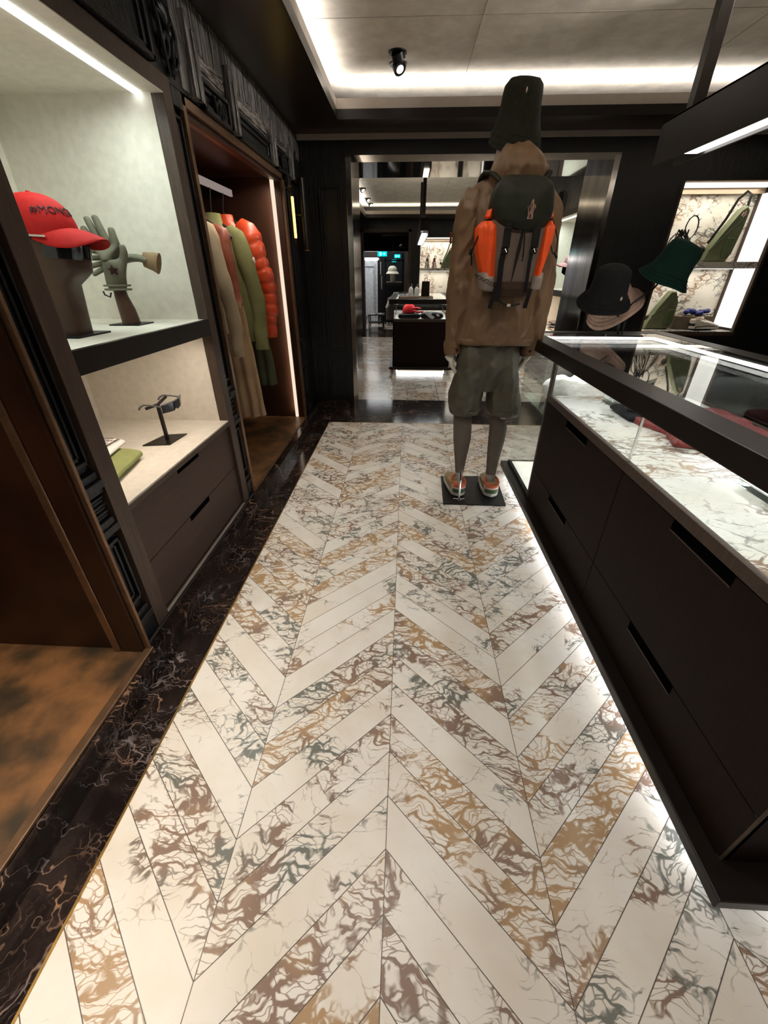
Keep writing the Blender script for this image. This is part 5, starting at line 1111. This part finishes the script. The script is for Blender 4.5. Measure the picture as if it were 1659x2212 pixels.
# goods of the second counter
t = empty('trapper_hat', (.05, 6.5, .80), 'bright red hat with ear flaps in the glass case of the next room counter', 'hat')
MB().rings(dome((.035, 6.50, .80), .095, .09, .12)).wob(.008, 12, 3).build('crown', 'cap_red', t, True, ang=70)
m = MB(); m.tube([(.10, 6.47, .86), (.15, 6.44, .865), (.20, 6.42, .86)], [(.03, .012), (.035, .012), (.022, .008)], 14, (0, 0, 1)).tube([(.10, 6.44, .83), (.16, 6.40, .815), (.235, 6.38, .82)], [(.03, .012), (.035, .014), (.02, .01)], 14, (0, 0, 1)); m.build('ear_flap', 'cap_red', t, True)
folded(-.12, .20, 6.36, 6.60, .724, .070, 'black_cloth', 'black folded jacket under the red hat in the next room counter', 'folded garment', name='folded_garment')
o = folded(.20, .52, 6.36, 6.60, .724, .085, 'black_cloth', 'black folded garment with white lettering beside the red hat', 'folded garment', name='folded_garment')
m = MB(); m.prism([(.26, .80), (.36, .815), (.35, .785), (.40, .76), (.37, .73), (.33, .745), (.30, .77)], 6.345, 6.352).prism([(.41, .79), (.45, .80), (.47, .77), (.44, .765)], 6.345, 6.352); m.build('print', 'white_nylon', o)
t = tag(box('tray', -.10, .38, 6.64, 6.95, .985, .998, 'box_brown', None, .002), 'low brown tray carrying bottles and bag on the next room counter', 'tray')
for i, (x, lab) in enumerate(((.055, 'left of two clear glass bottles on the tray in the next room'), (.140, 'right of two clear glass bottles on the tray, nearest the dark bag'))):
    t = empty('glass_bottle', (x, 6.75, .998), lab, 'bottle', 'bottles on the tray')
    MB().loft([(.999, x, 6.75, .034, .034), (1.06, x, 6.75, .035, .035), (1.10, x, 6.75, .030, .030), (1.115, x, 6.75, .016, .016), (1.125, x, 6.75, .014, .014)], 24).build('body', 'acrylic_white', t, True)
    MB().cyl((x, 6.75, 1.125), .017, .035, 20).build('stopper', 'chrome', t, True)
t = empty('paper_bag', (.265, 6.75, .998), 'tall dark brown paper carrier bag on the tray in the next room', 'bag')
MB().add([(.205, 6.71, .998), (.325, 6.71, .998), (.325, 6.79, .998), (.205, 6.79, .998), (.213, 6.735, 1.19), (.322, 6.735, 1.19), (.322, 6.765, 1.19), (.213, 6.765, 1.19)], [(3, 2, 1, 0), (4, 5, 6, 7), (0, 1, 5, 4), (1, 2, 6, 5), (2, 3, 7, 6), (3, 0, 4, 7)]).build('body', 'dark_veneer', t)
MB().tube([(.245, 6.74, 1.185), (.250, 6.74, 1.225), (.268, 6.74, 1.235), (.286, 6.74, 1.225), (.290, 6.74, 1.185)], .0035, 8).build('handle', 'box_brown', t, True)
# far display niche goods (right of the mannequin)
t = empty('cubist_bust', (2.12, 6.25, 1.104), 'dark display head under the pink cap in the far niche', 'bust')
MB().loft([(1.106, 2.14, 6.25, .058, .050), (1.26, 2.135, 6.25, .062, .054), (1.30, 2.11, 6.25, .097, .064), (1.40, 2.115, 6.25, .10, .072), (1.47, 2.13, 6.25, .06, .05)], 28, 3).build('head', 'matt_black', t, True, ang=60)
t = empty('baseball_cap', (2.12, 6.25, 1.40), 'pale pink cap with curved peak on the far niche display head', 'cap'); pm('cap_pink', (.60, .30, .32), .75)
MB().rings(dome((2.13, 6.25, 1.395), .112, .09, .118)).build('crown', 'cap_pink', t, True, ang=70)
brim_mesh((-2.13, 6.25, 1.412), (.112, .088), .09, 1, .02).xf(lambda p: Vector((-p.x, p.y, p.z))).build('brim', 'cap_pink', t, True, ang=60)
folded(2.02, 2.30, 6.25, 6.50, .603, .035, 'patch_pale', 'pale folded garment, lowest of the three in the far lower niche', 'folded garment', name='folded_garment')
folded(2.02, 2.30, 6.25, 6.50, .638, .035, 'frame_grey', 'dark grey folded garment, middle of the three in the far lower niche', 'folded garment', name='folded_garment')
folded(2.03, 2.29, 6.26, 6.49, .673, .04, 'legging_grey', 'grey folded garment, topmost of the three in the far lower niche', 'folded garment', name='folded_garment')
# ================= THIRD ROOM =================
pm('cream_cap', (.66, .60, .47), .7); pm('pale_door', (.55, .56, .58), .5)
t = empty('cabinet_door', (-1.05, 13.6, 0), 'tall pale grey panelled cabinet glowing white along its top, far room', 'cabinet')
box('body', -1.42, -.87, 13.6, 14.2, 0, 1.60, 'pale_door', t, .01); box('top_light', -1.42, -.87, 13.59, 14.2, 1.60, 1.66, 'led_white', t)
m = MB()
for a in ((-1.27, -1.262, .2, 1.45), (-.98, -.972, .2, 1.45), (-1.27, -.972, 1.44, 1.45), (-1.34, -1.335, .1, 1.52), (-.94, -.935, .1, 1.52)): m.box(a[0], a[1], 13.588, 13.6, a[2], a[3])
m.build('moulding', 'frame_grey', t)
t = empty('clothes_rack', (-.7, 13.0, 0), 'dark shelving rack with pale vertical slats beside the cream cap, far room', 'rack')
m = MB(); m.box(-.82, -.78, 12.95, 13.0, 0, 1.6).box(-.63, -.59, 12.95, 13.0, 0, 1.75).box(-.63, -.13, 12.95, 13.0, 1.56, 1.60).box(-.16, -.12, 12.95, 13.4, 0, 1.75).box(-.78, -.1, 13.45, 13.5, 0, 1.8); m.build('frame', 'black_metal', t)
m = MB(); m.box(-.76, -.735, 13.0, 13.02, 1.25, 1.55).box(-.73, -.71, 13.0, 13.02, .9, 1.22).box(-1.31, -1.285, 13.0, 13.02, .95, 1.4).box(-1.29, -1.27, 13.0, 13.02, .5, .85); m.build('slats', 'acrylic_white', t)
m = MB(); m.box(-.60, -.15, 12.9, 13.4, 1.05, 1.075).box(-.60, -.15, 12.95, 13.4, .35, .37); m.build('shelf', 'box_brown', t)
t = empty('cubist_bust', (-.42, 13.0, 1.075), 'cream display head on the far room shelf', 'bust'); MB().loft([(1.076, -.40, 13, .07, .07), (1.25, -.41, 13, .075, .07), (1.29, -.44, 13, .11, .09), (1.36, -.43, 13, .11, .09), (1.42, -.42, 13, .06, .06)], 24, 2.6).build('head', 'cream_cap', t, True)
t = empty('baseball_cap', (-.42, 13.0, 1.33), 'cream cap with wide brim on the far room display head', 'cap'); MB().rings(dome((-.42, 13, 1.33), .13, .12, .13)).build('crown', 'cream_cap', t, True, ang=70)
MB().loft([(1.27, -.42, 12.98, .185, .15), (1.33, -.42, 13, .13, .12)], 28).build('brim', 'cream_cap', t, True)
t = empty('hanging_coat', (-.45, 12.6, .15), 'greyish brown coat on a rack left of the next room counter', 'coat'); MB().loft([(.15, -.44, 12.7, .13, .08), (.45, -.44, 12.7, .15, .09), (.68, -.38, 12.7, .14, .08), (.78, -.30, 12.7, .05, .05)], 28).wob(.03, 5, 1).build('body', 'legging_grey', t, True)
MB().tube([(-.50, 12.72, .0), (-.50, 12.72, .16)], .012, 8).build('stand', 'black_metal', t)
MB().tube([(-.56, 12.6, .45), (-.48, 12.6, .60), (-.38, 12.6, .76)], .04, 12).wob(.015, 9, 1).build('scarf', 'tee_white', t, True)
t = empty('side_table', (-.85, 12.0, 0), 'low black metal table with papers in the far room doorway', 'table')
m = MB()
for x in (-.99, -.62): 
    for y in (11.8, 12.3): m.box(x-.012, x+.012, y-.012, y+.012, 0, .32)
m.build('leg', 'black_metal', t); box('top', -1.01, -.60, 11.78, 12.32, .32, .345, 'frame_grey', t)
box('lower_shelf', -1.0, -.61, 11.8, 12.3, .13, .145, 'black_metal', t)
for k, (x, c, lab) in enumerate(((-.90, 'patch_pale', 'pale leaflet at the left of the low table'), (-.80, 'rust_nylon', 'reddish leaflet in the middle of the low table'), (-.70, 'patch_pale', 'pale leaflet at the right of the low table'))):
    tag(box('leaflet', x-.035, x+.035, 11.85, 12.05, .345, .352+.004*k, c), lab, 'leaflet', 'leaflets on the low table')
t = empty('bench', (-1.25, 12.9, 0), 'long grey low platform along the left of the far room', 'bench'); box('seat', -1.9, -1.15, 12.0, 13.5, .12, .20, 'frame_grey', t); box('base', -1.85, -1.2, 12.05, 13.4, 0, .12, 'black_metal', t)
def exit_sign(x0, x1, z0, z1, y, label):
    t = empty('exit_sign', ((x0+x1)/2, y, z0), label, 'exit sign', 'turquoise exit signs'); box('panel', x0, x1, y, y+.02, z0, z1, 'exit_light', t)
    w = x1-x0; h = z1-z0; m = MB(); m.box(x0+w*.22, x0+w*.40, y-.004, y, z0+h*.15, z1-h*.15).build('door_symbol', 'exit_glyph', t)
    c = x0+w*.70; k = z0+h*.5; MB().prism([(c-w*.14, k+.008), (c, k+.008), (c, k+h*.32), (c+w*.14, k), (c, k-h*.32), (c, k-.008), (c-w*.14, k-.008)], y-.004, y).build('arrow', 'exit_glyph', t)
    MB().tube([((x0+x1)/2, y+.01, z1), ((x0+x1)/2, y+.01, 2.5)], .004, 6).build('cable', 'black_metal', t)
exit_sign(-.79, -.55, 1.66, 1.775, 12.4, 'turquoise exit sign over the far passage, left of its two modelled reflections')
exit_sign(-.37, -.21, 1.64, 1.72, 12.9, 'reflection of the turquoise exit sign, modelled as a second sign to its right')  # mirror image of the main sign, built as a solid one
exit_sign(-.455, -.325, 1.555, 1.615, 13.4, 'smallest and lowest reflection of the turquoise exit sign, modelled as a sign')  # another mirror image given as a solid sign
gimbal(-.22, 12.3, .5, -.4, 'bright spotlight beside the exit signs in the far room', 1.95, 1.6)
